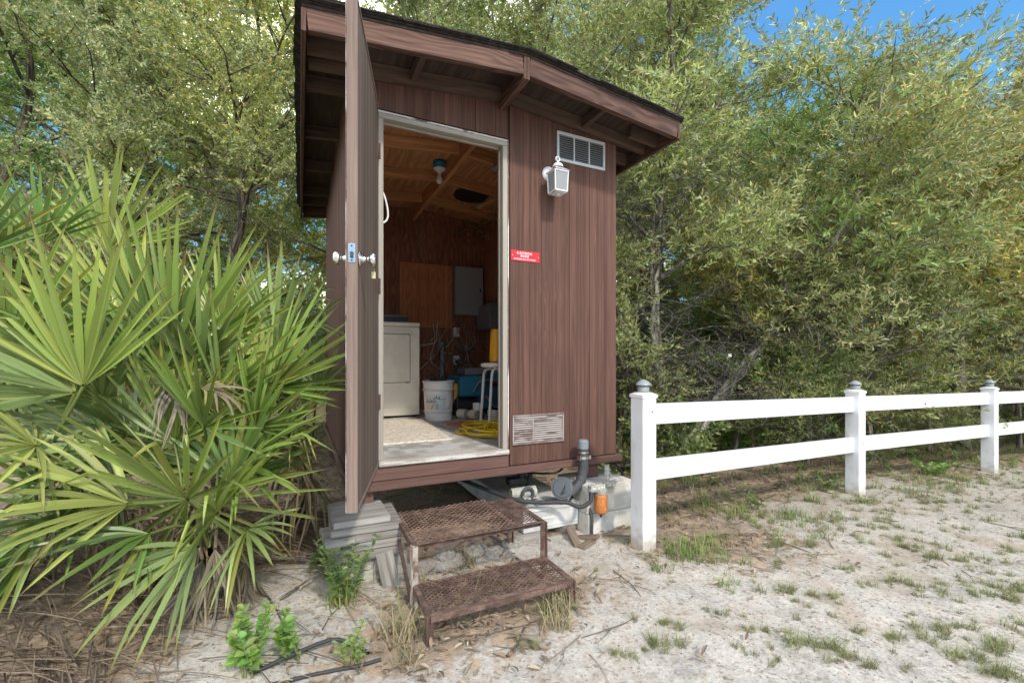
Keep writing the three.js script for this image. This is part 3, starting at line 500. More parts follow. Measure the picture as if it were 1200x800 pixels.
  solo('loose_batten', beam(V(-0.0, 0, -0.1), V(0.28, 0.12, 0.35), 0.045, 0.02), wood(197, [222, 186, 140], [186, 146, 100], { cathedral: 0.4 }), 'pale loose wood batten hanging under the shed ceiling', 'batten', S(1.28, 2.79, -1.6), TH);
  const sd = inside('wire_junction', 'round white ceiling fitting with loose wire ends near the door', 'junction', 1.12, 2.83, -0.82); part('fitting', lathe([[0, 0.03], [0.04, 0.03], [0.042, 0], [0.02, -0.012], [0, -0.012]], 18), plain(0.4, 0.38, 0.35), sd); part('wires', [[-0.06, -0.05], [0.01, -0.08], [0.05, -0.04]].map(([x, y]) => tube([V(0, -0.01, 0), V(x * 0.5, y * 0.9, 0.02), V(x, y, 0.03)], 0.003, 10, 5)), plain(0.4, 0.38, 0.35), sd);
  solo('white_cable', tube([V(0, 0.15, 0), V(0.03, 0.08, 0.0), V(0.045, 0.0, 0.0), V(0.035, -0.05, 0.0), V(-0.01, -0.08, 0)], 0.006, 24, 8), M.white, 'short white cable loop sticking out beside the door hinge', 'cable', S(0.02, 2.08, -0.05), TH);
  const kt = solo('key_tag', [bx(-0.008, -0.042, -0.0006, 0.009, -0.014, 0.0006, 1, 0), tube([V(0, 0, 0), V(0.004, -0.008, 0), V(0, -0.014, 0)], 0.001, 8, 4)], plain(0.62, 0.56, 0.3), 'small yellow paper tag hanging below the inner door knob', 'tag', S(-0.13, 1.585, 0.72), TH);
}
// ------------------------------------------------------------------ rusty steps (local x = s, z = o, origin under the upper front left leg)
{
  const t = thing('metal_steps', 'rusty two tread steel steps with mesh tops below the shed door', 'steps', S(0.08, 0, 0.58), TH);
  const W = 0.70, UH = 0.318, UB = -0.42, LH = 0.125, LF = 0.275;
  const angle = (a, b, flip = 1) => [beam(a, b, 0.026, 0.005), beam(a.clone().add(V(0, -0.016, 0)), b.clone().add(V(0, -0.016, 0)), 0.006, 0.03)];
  const fr = (x0, x1, z0, z1, h, name) => part(name, [beam(V(x0, h, z0), V(x1, h, z0), 0.026, 0.005), beam(V(x0, h - 0.0155, z0 - 0.0105 * Math.sign(z0 - z1)), V(x1, h - 0.0155, z0 - 0.0105 * Math.sign(z0 - z1)), 0.005, 0.026), beam(V(x0, h, z1), V(x1, h, z1), 0.026, 0.005), beam(V(x0, h - 0.0155, z1 + 0.0105 * Math.sign(z1 - z0)), V(x1, h - 0.0155, z1 + 0.0105 * Math.sign(z1 - z0)), 0.005, 0.026),
    beam(V(x0, h + 0.0005, z0), V(x0, h + 0.0005, z1), 0.026, 0.0045), beam(V(x0 - 0.0105, h - 0.0158, z0), V(x0 - 0.0105, h - 0.0158, z1), 0.005, 0.026), beam(V(x1, h + 0.0005, z0), V(x1, h + 0.0005, z1), 0.026, 0.0045), beam(V(x1 + 0.0105, h - 0.0158, z0), V(x1 + 0.0105, h - 0.0158, z1), 0.005, 0.026)], M.rust, t);
  fr(0, W, 0, UB, UH, 'upper_frame'); fr(0, W, 0.01, LF, LH, 'lower_frame');
  const leg = (x, z, h, mat = M.rust) => part('leg', [bx(x - 0.016, -0.04, z - 0.003, x + 0.016, h, z + 0.003, 1, 0.001), bx(x + (x < W / 2 ? -0.019 : 0.013), -0.04, z - 0.016, x + (x < W / 2 ? -0.013 : 0.019), h, z + 0.016, 1, 0.001)], mat, t);
  leg(0.0, 0, UH - 0.003, M.rustPale ?? (M.rustPale = blotch(199, [182, 174, 162], [112, 88, 76], 0.3, { lo: 0.3, hi: 0.7, freq: 10, rough: 0.95 }))); leg(W, 0, UH - 0.003); leg(0, UB, UH - 0.003); leg(W, UB, UH - 0.003);
  leg(0, LF, LH - 0.003); leg(W, LF, LH - 0.003);
  part('side_brace', beam(V(-0.012, 0.26, -0.36), V(-0.012, 0.02, 0.0), 0.02, 0.005), M.rust, t);
  // expanded metal: diamond strands with depth
  const expanded = (x0, x1, z0, z1, h, px, pz, mat, name, wav = 0) => {
    const g = []; const rows = Math.round(Math.abs(z1 - z0) / pz), cols = Math.round((x1 - x0) / px), sx = (x1 - x0) / cols, sz = (z1 - z0) / rows; const y = (x, z) => h + wav * Math.sin(x * 13 + z * 9);
    for (let j = 0; j < rows; j++) { // one strand zigzags across
      const pts = []; for (let i = 0; i <= cols * 2; i++) { const x = x0 + i * sx / 2, z = z0 + (j + 0.5) * sz + ((i + j) % 2 ? 0.5 : -0.5) * sz * 0.98; pts.push(V(x, y(x, z) + ((i + j) % 2 ? 0.0018 : -0.0018), z)); }
      for (let i = 0; i < pts.length - 1; i++) { const a = pts[i], b = pts[i + 1], d = b.clone().sub(a), L = d.length(); const q = new THREE.BoxGeometry(0.0026, 0.0035, L + 0.002); q.applyQuaternion(new THREE.Quaternion().setFromUnitVectors(V(0, 0, 1), d.normalize())); q.translate((a.x + b.x) / 2, (a.y + b.y) / 2, (a.z + b.z) / 2); boxUVlite(q); g.push(q); }
    }
    return part(name, g, mat, t, 'stuff');
  };
  function boxUVlite(g) { const p = g.attributes.position, uv = g.attributes.uv; for (let i = 0; i < p.count; i++) uv.setXY(i, p.getX(i), p.getZ(i) + p.getY(i)); }
  expanded(0.006, W - 0.16, 0.012, UB - 0.03, UH + 0.009, 0.036, 0.0185, M.rustRed, 'upper_mesh', 0.003);
  expanded(W - 0.15, W - 0.01, -0.012, UB + 0.012, UH + 0.006, 0.03, 0.012, M.rust, 'upper_mesh', 0.001);
  expanded(0.012, W - 0.012, LF - 0.01, 0.022, LH + 0.006, 0.034, 0.013, M.rust, 'lower_mesh', 0.001);
  part('cross_bar', [beam(V(W - 0.155, UH - 0.008, -0.0), V(W - 0.155, UH - 0.008, UB), 0.028, 0.006), beam(V(0.02, LH - 0.006, 0.14), V(W - 0.02, LH - 0.006, 0.14), 0.02, 0.005), beam(V(0.02, UH - 0.008, -0.21), V(W - 0.02, UH - 0.008, -0.21), 0.02, 0.005)], M.rust, t);
}
// ------------------------------------------------------------------ piers, tank and pipework under the shed
{
  const block = (lab, s, h, o, w, hh, d, turn = 0, mat = M.concrete, g) => solo('concrete_block', bx(-w / 2, 0, -d / 2, w / 2, hh, d / 2, 0, 0.006), mat, lab, 'concrete block', S(s, h, o), TH + turn, g);
  block('pale concrete block at the bottom of the right pier, half hidden by the fence post', 1.545, -0.045, 0.105, 0.41, 0.19, 0.19, 0.02);
  block('pale concrete block on top of the right pier behind the orange filter', 1.54, 0.147, 0.105, 0.40, 0.19, 0.19, -0.015);
  block('concrete block at the back bottom of the right pier', 1.545, -0.05, -0.105, 0.40, 0.19, 0.19, 0.0); block('concrete block at the back top of the right pier', 1.545, 0.142, -0.105, 0.40, 0.185, 0.19, 0.0);
  // left pier: weathered planks over blocks
  const plank = (lab, s0, s1, h0, h1, o0, o1, turn = 0, mat = M.grey, tilt = 0) => { const m = solo('grey_plank', bx(-(s1 - s0) / 2, 0, -(o1 - o0) / 2, (s1 - s0) / 2, h1 - h0, (o1 - o0) / 2, 0, 0.004), mat, lab, 'plank', S((s0 + s1) / 2, h0, (o0 + o1) / 2), TH + turn); m.rotation.z = tilt || (noise(s0 * 31, h0 * 57, 3) - 0.5) * 0.03; return m; };
  block('grey concrete block under the planks of the left pier, the left one', -0.165, -0.02, 0.1, 0.2, 0.17, 0.3, 0.05, M.blockGrey); block('grey concrete block under the planks of the left pier, beside the steps', 0.03, -0.03, 0.1, 0.19, 0.18, 0.28, -0.04, M.blockGrey);
  plank('weathered plank lowest in the stack on the left pier', -0.285, 0.075, 0.155, 0.198, -0.1, 0.275, 0.02);
  plank('weathered plank second from the bottom on the left pier', -0.27, 0.085, 0.2, 0.243, -0.1, 0.262, -0.03);
  plank('short grey offcut jutting out left of the plank stack', -0.31, -0.16, 0.245, 0.285, 0.06, 0.285, 0.08);
  plank('weathered plank second from the top on the left pier', -0.158, 0.085, 0.245, 0.287, -0.1, 0.265, 0.015);
  plank('broad grey plank across the left pier under the top one', -0.27, 0.09, 0.288, 0.325, -0.12, 0.268, -0.02);
  plank('short grey plank topmost on the left pier under the post', -0.265, 0.025, 0.326, 0.362, -0.1, 0.25, 0.03);
  const ln = solo('leaning_plank', bx(-0.045, 0, -0.015, 0.045, 0.215, 0.015, 1, 0.004), M.grey, 'short grey board leaning against the left pier beside the steps', 'plank', S(0.03, -0.03, 0.31), TH); ln.rotation.set(-0.25, TH, 0.3);
  for (const [s, o, lab] of [[-0.07, -2.5, 'block at the rear left corner'], [1.53, -2.5, 'block at the rear right corner']]) block(`concrete pier ${lab} under the shed`, s, -0.1, o, 0.4, 0.12, 0.3, 0, M.blockGrey);
  // tank
  const tk = thing('fuel_tank', 'long light grey metal tank lying under the shed', 'tank', S(0.905, 0.055, 0.10), TH);
  part('tank_body', bx(0, 0, -1.9, 0.43, 0.150, 0, 2, 0.006), M.galv, tk);
  part('tank_lid', [bx(-0.008, 0.1505, -1.9, 0.438, 0.158, 0.008, 2, 0.002), bx(-0.008, 0.135, 0.0005, 0.438, 0.150, 0.008, 0, 0.002)], M.galv, tk);
  part('seam', bx(0.015, 0.03, 0.0005, 0.42, 0.036, 0.004, 0, 0.001), M.white, tk);
  part('label', bx(0.14, 0.078, 0.0005, 0.23, 0.086, 0.002, 0, 0), M.white, tk);
  part('valve', [cyl(V(0.055, 0.158, -0.06), V(0.055, 0.21, -0.06), 0.012, 0.012, 12), cyl(V(0.03, 0.2, -0.06), V(0.08, 0.2, -0.06), 0.018, 0.014, 12), cyl(V(0.055, 0.205, -0.1), V(0.055, 0.205, -0.02), 0.013, 0.013, 10)], M.fitting, tk);
  part('dirt_tray', bx(0.11, 0.1585, -0.12, 0.36, 0.165, -0.02, 0, 0.003), M.grey, tk);
  for (const [s, o, lab] of [[0.94, 0.04, 'weathered timber chock under the near left corner of the grey tank'], [1.28, 0.0, 'timber chock under the right side of the grey tank'], [1.1, -1.5, 'timber chock under the far end of the grey tank']]) solo('timber_chock', bx(-0.1, -0.03, -0.09, 0.1, 0.053, 0.09, 0, 0.006), M.grey, lab, 'timber', S(s, 0, o), TH + (s > 1.2 ? 0.4 : -0.05));
  // vent pipe with cap
  const vp = thing('vent_pipe', 'thick dark grey vent pipe with clamp rising in front of the skirt board', 'pipe', S(0, 0, 0), TH);
  part('pipe', [tube([V(1.375, 0.6, 0.10), V(1.375, 0.5, 0.10), V(1.372, 0.42, 0.10), V(1.345, 0.345, 0.105), V(1.29, 0.30, 0.11), V(1.25, 0.275, 0.115)], 0.036, 40, 18)], M.pipeGrey, vp);
  part('pipe_cap', [cyl(V(1.375, 0.575, 0.10), V(1.375, 0.625, 0.10), 0.038, 0.038, 20), cyl(V(1.375, 0.6255, 0.10), V(1.375, 0.636, 0.10), 0.037, 0.028, 20)], plain(0.22, 0.25, 0.28, 0.4), vp);
  part('clamp', [cyl(V(1.375, 0.505, 0.10), V(1.375, 0.522, 0.10), 0.04, 0.04, 20), cyl(V(1.375, 0.545, 0.10), V(1.375, 0.556, 0.10), 0.04, 0.04, 20), bx(1.325, 0.5, 0.095, 0.337 + 1, 0.528, 0.135, 1, 0.002), bx(1.41, 0.5, 0.085, 1.425, 0.528, 0.125, 1, 0.002)], M.chrome, vp);
  { const c = V(1.19, 0.325, 0.12), nrm = V(-0.62, 0.42, 0.66).normalize(); part('flange', [cyl(c.clone().addScaledVector(nrm, -0.02), c, 0.07, 0.076, 28), cyl(c.clone().addScaledVector(nrm, 0.0005), c.clone().addScaledVector(nrm, 0.004), 0.066, 0.06, 28), cyl(V(1.19, 0.315, 0.105), V(1.25, 0.277, 0.115), 0.046, 0.04, 20)], plain(0.075, 0.085, 0.095, 0.5), vp); }
  part('elbow_strap', new THREE.TorusGeometry(0.041, 0.005, 8, 24).rotateY(1.2).rotateZ(-0.5).translate(1.25, 0.277, 0.115), M.chrome, vp);
  // filter
  const f = thing('fuel_filter', 'orange fuel filter canister hanging on the right pier', 'filter', S(1.41, 0.172, 0.255), TH); f.scale.set(0.92, 1.15, 0.92);
  part('canister', lathe([[0, -0.008], [0.03, -0.006], [0.044, 0.004], [0.046, 0.016], [0.046, 0.095], [0.042, 0.104], [0.03, 0.108], [0, 0.108]], 28), M.orange, f);
  part('filter_head', [cyl(V(0, 0.1085, 0), V(0, 0.135, 0), 0.04, 0.046, 20), bx(-0.1, 0.125, -0.03, 0.03, 0.165, 0.02, 0, 0.008), cyl(V(-0.09, 0.145, 0), V(-0.09, 0.09, 0.0), 0.016, 0.014, 12)], M.fitting, f);
  part('bracket', [bx(-0.02, 0.13, -0.06, 0.16, 0.155, -0.03, 0, 0.004), bx(0.08, 0.15, -0.065, 0.1, 0.26, -0.03, 1, 0.003), cyl(V(0.12, 0.15, -0.05), V(0.19, 0.16, -0.05), 0.012, 0.01, 10)], M.fitting, f);
  part('drain_plug', [cyl(V(0, -0.03, 0), V(0, -0.008, 0), 0.005, 0.01, 10)], M.dark, f);
  // hoses and wires
  const hs = (lab, pts, r, mat) => solo('rubber_hose', tube(pts.map(p => S(...p)), r, 60, 10), mat, lab, 'hose');
  hs('thick black hose sagging across the front of the grey tank', [[0.62, 0.34, -0.35], [0.84, 0.285, 0.06], [1.0, 0.262, 0.14], [1.17, 0.255, 0.2], [1.24, 0.23, 0.25], [1.31, 0.26, 0.27], [1.325, 0.32, 0.26]], 0.014, M.rubber);
  hs('grey hose running down the left edge of the right pier', [[1.36, 0.25, 0.14], [1.362, 0.14, 0.215], [1.36, 0.03, 0.22], [1.37, -0.02, 0.23]], 0.011, M.pipeGrey);
  hs('thin black hose looping behind the brown post', [[1.0, 0.38, -0.2], [1.2, 0.40, 0.0], [1.42, 0.425, -0.12], [1.72, 0.42, -0.05], [1.78, 0.34, 0.02], [1.66, 0.305, 0.12]], 0.008, M.black);
  hs('pale thin cable hanging over the right pier', [[1.62, 0.43, 0.06], [1.625, 0.345, 0.1], [1.68, 0.305, 0.2], [1.72, 0.3, 0.1], [1.7, 0.36, -0.1]], 0.006, M.fitting);
  const mt = thing('pump_motor', 'dirty pale and black pump parts on the tank under the skirt', 'pump', S(1.02, 0.222, -0.08), TH);
  part('pump_body', [cyl(V(-0.12, 0.05, 0), V(0.06, 0.05, 0.02), 0.035, 0.04, 18), bx(-0.16, 0.0, -0.08, 0.08, 0.022, 0.04, 0, 0.008)], M.fitting, mt); part('pump_head', [cyl(V(0.0, 0.07, -0.1), V(0.02, 0.17, -0.1), 0.03, 0.03, 14), cyl(V(0.06, 0.06, -0.1), V(0.09, 0.18, -0.09), 0.018, 0.018, 12), bx(-0.1, 0.08, -0.14, 0.04, 0.13, -0.06, 0, 0.01)], M.dark, mt); part('pulley', new THREE.TorusGeometry(0.04, 0.012, 10, 24).translate(-0.02, 0.05, 0.06), M.pipeGrey, mt);
  // rubble and scraps under the steps
  const r = rng(44);
  const rock = (lab, s, h, o, w, hh, d) => { const g = new THREE.IcosahedronGeometry(1, 2); const p = g.attributes.position, se = r() * 50; for (let i = 0; i < p.count; i++) { const v = V(p.getX(i), p.getY(i), p.getZ(i)), k = 0.75 + 0.45 * fbm(v.x * 1.3 + se, v.y * 1.3 + v.z * 1.7, 3, 3); v.multiplyScalar(k); p.setXYZ(i, v.x * w, v.y * hh, v.z * d); } g.computeVertexNormals(); solo('rubble_stone', g, M.blockGrey, lab, 'stone', S(s, h, o), TH + r()); };
  rock('pale lump of rubble behind the upper step on the right', 0.82, 0.02, 0.12, 0.09, 0.035, 0.07); rock('pale lump of rubble in the middle under the upper step', 0.55, 0.03, 0.15, 0.1, 0.04, 0.07); rock('rubble lump under the left of the upper step', 0.38, 0.02, 0.1, 0.08, 0.035, 0.06);
  for (const [k, lab, s, o, l, tu] of [[0, 'broken brown wood scrap sticking out from under the tank', 1.2, 0.24, 0.2, 1.3], [1, 'rotten wood scrap leaning to the right by the pier', 1.3, 0.26, 0.16, -1.0], [2, 'thin wood scrap lying flat before the pier', 1.24, 0.33, 0.14, 0.4]]) { const m = solo('wood_scrap', bx(-l / 2, 0, -0.025, l / 2, 0.022, 0.03, 0, 0.005), wood(205 + k, [150, 132, 112], [96, 82, 68], {}), lab, 'wood scrap', S(s, 0.025 - k * 0.01, o), TH + tu); m.rotation.z = k < 2 ? 0.25 : 0.02; }
}
// ------------------------------------------------------------------ white fence
{
  const P = [[0.829, 2.80, 0, 0.985], [3.04, 3.93, -0.03, 0.925], [5.23, 4.86, -0.065, 0.89], [7.4, 5.75, -0.09, 0.86], [9.6, 6.68, -0.1, 0.85]].map(([x, d, b, t]) => ({ p: V(x, b, -d), t }));
  const turn = Math.atan2(0.455, 0.89);
  const fence = thing('rail_fence', 'white two rail vinyl fence running away to the right of the shed', 'fence', P[0].p.clone());
  const loc = p => p.clone().sub(P[0].p);
  P.forEach(({ p, t }, i) => {
    const w = 0.056, g = bx(-w, p.y - 0.12, -w, w, t - 0.022, w, 1, 0.006), m = part('post', g, M.vinylPost, fence); m.position.set(p.x - P[0].p.x, -P[0].p.y, p.z - P[0].p.z); m.rotation.y = turn;
    { const gp = g.attributes.position, gu = g.attributes.uv, gn = g.attributes.normal; for (let k = 0; k < gp.count; k++) gu.setXY(k, clamp((Math.abs(gn.getX(k)) > 0.7 ? gp.getZ(k) : gp.getX(k)) / 0.16 * 0.5 + 0.5), (gp.getY(k) - p.y + 0.12) / 1.1); }
    const cap = new THREE.CylinderGeometry(0.052, 0.0865, 0.014, 4).rotateY(Math.PI / 4).translate(0, t - 0.0055 + 0.004, 0);
    part('post_cap', [bx(-w - 0.0055, t - 0.03, -w - 0.0055, w + 0.0055, t - 0.009, w + 0.0055, 0, 0.004), cap], M.vinyl, m);
    if (i < 2) part('screw_hole', cyl(V(0.02, t - 0.115 + i * -0.35, w), V(0.02, t - 0.115 + i * -0.35, w + 0.002), 0.006, 0.005, 10), M.engine, m);
    if (i < 3) {
      const L = thing('post_light', ['small grey solar lamp on the fence post nearest the shed', 'small grey solar lamp on the second fence post', 'small grey solar lamp on the third and farthest fence post in view'][i], 'solar lamp', V(p.x, t + 0.006, p.z), turn, 'solar lamps on the fence posts');
      part('lamp_lens', lathe([[0, 0], [0.033, 0], [0.035, 0.006], [0.036, 0.04], [0, 0.041]], 20), M.frost, L); part('lamp_core', cyl(V(0, 0.002, 0), V(0, 0.04, 0), 0.022, 0.024, 12), plain(0.5, 0.5, 0.5, 0.4), L);
      part('lamp_cap', lathe([[0.0, 0.0415], [0.046, 0.0415], [0.048, 0.048], [0.036, 0.064], [0.016, 0.076], [0.006, 0.079], [0, 0.08]], 24), plain(0.28, 0.29, 0.31, 0.4), L);
    }
  });
  const top = [0.915, 0.865, 0.835, 0.81, 0.79], low = [0.56, 0.51, 0.485, 0.46, 0.44];
  for (let i = 0; i < P.length - 1; i++) for (const h of [top, low]) {
    const a = P[i].p, b = P[i + 1].p, dir = b.clone().sub(a).setY(0).normalize().multiplyScalar(0.05);
    const A = V(a.x, h[i] - 0.065, a.z).sub(P[0].p).add(dir), B = V(b.x, h[i + 1] - 0.065, b.z).sub(P[0].p).sub(dir);
    part('rail', beam(A, B, 0.038, 0.132, V(0, 1, 0), 0.006), M.vinyl, fence);
  }
}
// ------------------------------------------------------------------ saw palmettos
const PAL = { green: [[0.21, 0.315, 0.066], [0.275, 0.365, 0.08], [0.41, 0.46, 0.13], [0.135, 0.24, 0.058], [0.245, 0.34, 0.12]], tip: [0.40, 0.37, 0.07], dead: [[0.22, 0.175, 0.12], [0.17, 0.125, 0.08], [0.29, 0.25, 0.195], [0.12, 0.085, 0.055]] };
// hub, centre direction and normal are world vectors, `origin` is the plant's base
function frondGeo(o) {
  const { hub, dir, normal, R = 0.6, spread = 210, n = 24, seed = 1, droop = 0.12, dead = false, root, origin, width = 0.028, wild = 1 } = o;
  const r = rng(seed), T = new TriList();
  const Y = dir.clone().normalize(), Z = normal.clone().addScaledVector(Y, -normal.dot(Y)).normalize(), X = Y.clone().cross(Z).normalize();
  const base = dead ? PAL.dead[Math.floor(r() * 4)] : PAL.green[Math.floor(r() * 5)];
  const W = hub.clone().sub(origin);
  for (let k = 0; k < n; k++) {
    const f = (k + 0.5) / n * 2 - 1, ph = f * spread / 2 * Math.PI / 180 + (r() - 0.5) * 0.07 * wild;
    const L = R * (1 - 0.28 * f * f) * (0.88 + 0.2 * r()), w = width * (0.8 + 0.35 * r()) * (1 - 0.25 * Math.abs(f)), lift = 0.16 * Math.cos(ph * 1.2) * 0.5 + (r() - 0.5) * 0.34 * wild, dr = droop * (0.5 + r() * (dead ? 1.6 : 1)), kink = !dead && r() < 0.1 ? 0.55 + r() * 0.25 : 2, fold = (dead ? 0.9 : 0.85) + (r() - 0.5) * 0.3;
    const d = Y.clone().multiplyScalar(Math.cos(ph)).addScaledVector(X, Math.sin(ph)).addScaledVector(Z, lift).normalize();
    const sd = Z.clone().cross(d).normalize(), nn = d.clone().cross(sd);
    const tint = ((m) => base.map(c => c * m))(0.6 + 0.75 * r()), yel = r() < 0.16 ? r() * 0.6 : 0.04, brown = 0.86 + r() * 0.12;
    const N = 8, A = [], B = [], C = [], col = [];
    for (let i = 0; i <= N; i++) {
      const t = i / N, rr = 0.015 * R + L * t, prof = Math.min(1, (t + 0.06) / 0.34) * Math.pow(Math.max(0, 1 - Math.pow(t, 2.6)), 0.75), hw = Math.max(0.0008, w * 0.5 * prof);
      const p = W.clone().addScaledVector(d, rr); p.y -= dr * L * Math.pow(t, 2.2) * 1.4; if (t > kink) p.y -= (t - kink) * L * 0.8;
      if (dead) p.addScaledVector(sd, 0.03 * Math.sin(t * 5 + k) * t);
      const up = nn.clone().multiplyScalar(hw * fold);
      A.push(p.clone().addScaledVector(sd, hw).add(up)); B.push(p.clone().addScaledVector(nn, -hw * 0.1)); C.push(p.clone().addScaledVector(sd, -hw).add(up));
      let c = tint.map((q, m) => mix(q, PAL.tip[m], clamp(yel + (dead ? 0 : 0.5 * smooth(0.55, 1, t)) * 0.5))); if (!dead && t > brown) c = [0.20, 0.13, 0.05]; if (!dead) c = c.map((q, m) => mix(q, [0.34, 0.36, 0.10][m], 0.35 * smooth(0.25, 0, t))); col.push(c);
    }
    T.quadStrip(A, B, col); T.quadStrip(B, C, col);
  }
  const g = [T.geo()];
  if (root) { // petiole
    const a = root.clone().sub(origin), m = a.clone().lerp(W, 0.55); m.y += 0.05; const q = tube([a, m, W], 0.0075, 10, 6), cc = dead ? [0.28, 0.2, 0.13] : [0.19, 0.24, 0.06]; const cnt = q.attributes.position.count, ca2 = new Float32Array(cnt * 3); for (let i = 0; i < cnt; i++) ca2.set(cc, i * 3); q.setAttribute('color', new THREE.BufferAttribute(ca2, 3)); g.push(q);
  }
  return g;
}
const atPx = (u, v, d) => V((u - 600) / 520 * d, 1.2 - (v - 420) / 520 * d, -d);   // a measured point of the photograph turned into metres
{
  const r = rng(909);
  const plants = [
    ['large saw palmetto with broad upright fans in the middle of the thicket', V(-1.85, 0.35, -2.75)],
    ['low saw palmetto with a star shaped frond hanging over the sand', V(-1.55, 0.22, -2.25)],
    ['saw palmetto at the left edge with long fans reaching out of view', V(-2.25, 0.3, -2.05)],
    ['tall saw palmetto at the back left of the thicket', V(-2.95, 0.45, -3.35)],
    ['saw palmetto beside the shed wall behind the open door', V(-1.38, 0.3, -3.0)],
    ['saw palmetto far behind the thicket under the oaks', V(-3.6, 0.4, -4.4)],
  ].map(([lab, p], i) => ({ o: thing('saw_palmetto', lab, 'palmetto', p), p, i }));
  const addF = (k, o, name = o.dead ? 'dead_frond' : 'frond') => { const pl = plants[k]; part(name, frondGeo({ ...o, origin: pl.p, root: o.root ?? pl.p.clone().add(V((r() - 0.5) * 0.12, 0.05, (r() - 0.5) * 0.12)) }), o.dead ? M.vertexDead ?? (M.vertexDead = leafMat(0xffffff, 0.15, 0.9)) : M.frond, pl.o); };
  const cam = (x, y, z) => V(x, y, z);
  // the fronds that the photograph shows one by one: hub pixel, depth, centre direction, facing
  const F = [
    [1, 220, 584, 2.0, [0.05, 0.7, 0.5], [0.05, 0.6, 0.85], 0.62, 320, 30, 0.05],
    [0, 206, 432, 2.35, [0.03, 1, 0.0], [0.12, 0.0, 1], 0.86, 130, 26, 0.01],
    [0, 190, 440, 2.3, [-0.55, 0.85, 0.1], [0.2, 0.3, 0.95], 0.80, 110, 20, 0.02],
    [3, 128, 292, 3.1, [0.05, 1, -0.1], [0.2, 0.1, 1], 0.72, 150, 24, 0.01],
    [4, 325, 405, 2.7, [0.35, 1, 0.1], [-0.1, 0.1, 1], 0.62, 100, 20, 0.02],
    [4, 318, 455, 2.4, [0.8, 0.75, 0.15], [-0.3, 0.25, 0.9], 0.64, 105, 22, 0.03],
    [2, 98, 452, 1.95, [-0.05, 1, 0.05], [0.35, 0.0, 1], 0.64, 110, 20, 0.01],
    [2, 88, 460, 1.95, [-0.85, 0.45, 0.2], [0.25, 0.6, 0.8], 0.6, 110, 18, 0.05],
    [2, 42, 522, 1.85, [-0.1, 0.5, 0.85], [0.3, 0.85, 0.5], 0.40, 300, 22, 0.08],
    [1, 232, 640, 1.9, [-0.6, -0.45, 0.6], [0.2, 0.6, 0.75], 0.38, 110, 13, 0.22],
    [1, 285, 545, 2.25, [0.85, 0.35, 0.35], [-0.2, 0.75, 0.6], 0.58, 130, 20, 0.06],
    [0, 130, 520, 2.1, [-0.8, 0.2, 0.6], [0.2, 0.85, 0.5], 0.62, 130, 18, 0.08],
    [3, 50, 285, 2.9, [0.05, 1, 0.05], [0.3, 0, 1], 0.52, 130, 18, 0.02],
    [2, -35, 300, 2.0, [0.3, 1, 0.1], [0.3, 0, 1], 0.50, 120, 16, 0.02],
    [0, 160, 400, 2.7, [-0.5, 0.85, 0.1], [0.3, 0.3, 0.9], 0.80, 120, 22, 0.03],
    [0, 262, 390, 2.9, [0.3, 1, 0.0], [0.0, 0.1, 1], 0.60, 120, 20, 0.02],
    [4, 372, 455, 2.9, [0.3, 1, 0.1], [-0.2, 0.3, 0.9], 0.40, 140, 18, 0.04],
    [1, 205, 520, 2.3, [0.0, 1, 0.2], [0.0, -0.1, 1], 0.58, 140, 22, 0.02],
    [1, 262, 470, 2.35, [0.45, 0.9, 0.2], [-0.1, 0.1, 1], 0.62, 90, 16, 0.03],
    [2, 60, 610, 1.85, [-0.5, 0.1, 0.7], [0.3, 0.9, 0.3], 0.46, 150, 13, 0.16],
    [1, 120, 470, 2.2, [-0.35, 0.85, 0.35], [0.2, 0.4, 0.9], 0.62, 140, 20, 0.04],
    [2, 10, 420, 2.1, [0.3, 0.95, 0.05], [0.2, 0, 1], 0.66, 110, 18, 0.02],
    [2, 40, 640, 1.85, [-0.4, -0.1, 0.7], [0.3, 0.8, 0.5], 0.42, 120, 14, 0.16],
    [2, 95, 600, 1.95, [-0.2, 0.4, 0.7], [0.2, 0.8, 0.6], 0.46, 150, 16, 0.08],
    [1, 175, 625, 1.95, [-0.3, 0.0, 0.8], [0.1, 0.8, 0.6], 0.40, 130, 14, 0.12],
    [1, 290, 620, 2.1, [0.5, 0.0, 0.6], [-0.1, 0.8, 0.6], 0.38, 120, 13, 0.12],
    [4, 345, 500, 2.5, [0.6, 0.5, 0.4], [-0.2, 0.7, 0.7], 0.40, 130, 15, 0.06],
    [1, 255, 600, 2.0, [0.55, 0.5, 0.6], [-0.1, 0.8, 0.6], 0.46, 150, 18, 0.06],
    [1, 150, 590, 1.95, [-0.6, 0.45, 0.6], [0.2, 0.8, 0.6], 0.5, 130, 16, 0.07],
    [4, 300, 500, 2.3, [0.5, 0.8, 0.3], [-0.2, 0.3, 0.9], 0.5, 120, 18, 0.03],
    [0, 240, 500, 2.15, [0.3, 0.8, 0.5], [0.0, 0.4, 0.9], 0.5, 150, 18, 0.04],
  ];
  F.forEach(([k, u, v, d, dir, nor, R, spread, n, droop], i) => addF(k, { hub: atPx(u, v, d), dir: V(...dir), normal: V(...nor), R: R * 1.06, spread, n: Math.round(n * 0.92), droop, seed: 100 + i, width: 0.035 * Math.sqrt(R / 0.6) }));
  // the rest of each plant
  const fill = [[0, 6, 0.8], [1, 3, 0.5], [2, 4, 0.7], [3, 9, 0.95], [4, 5, 0.6], [5, 14, 0.9]];
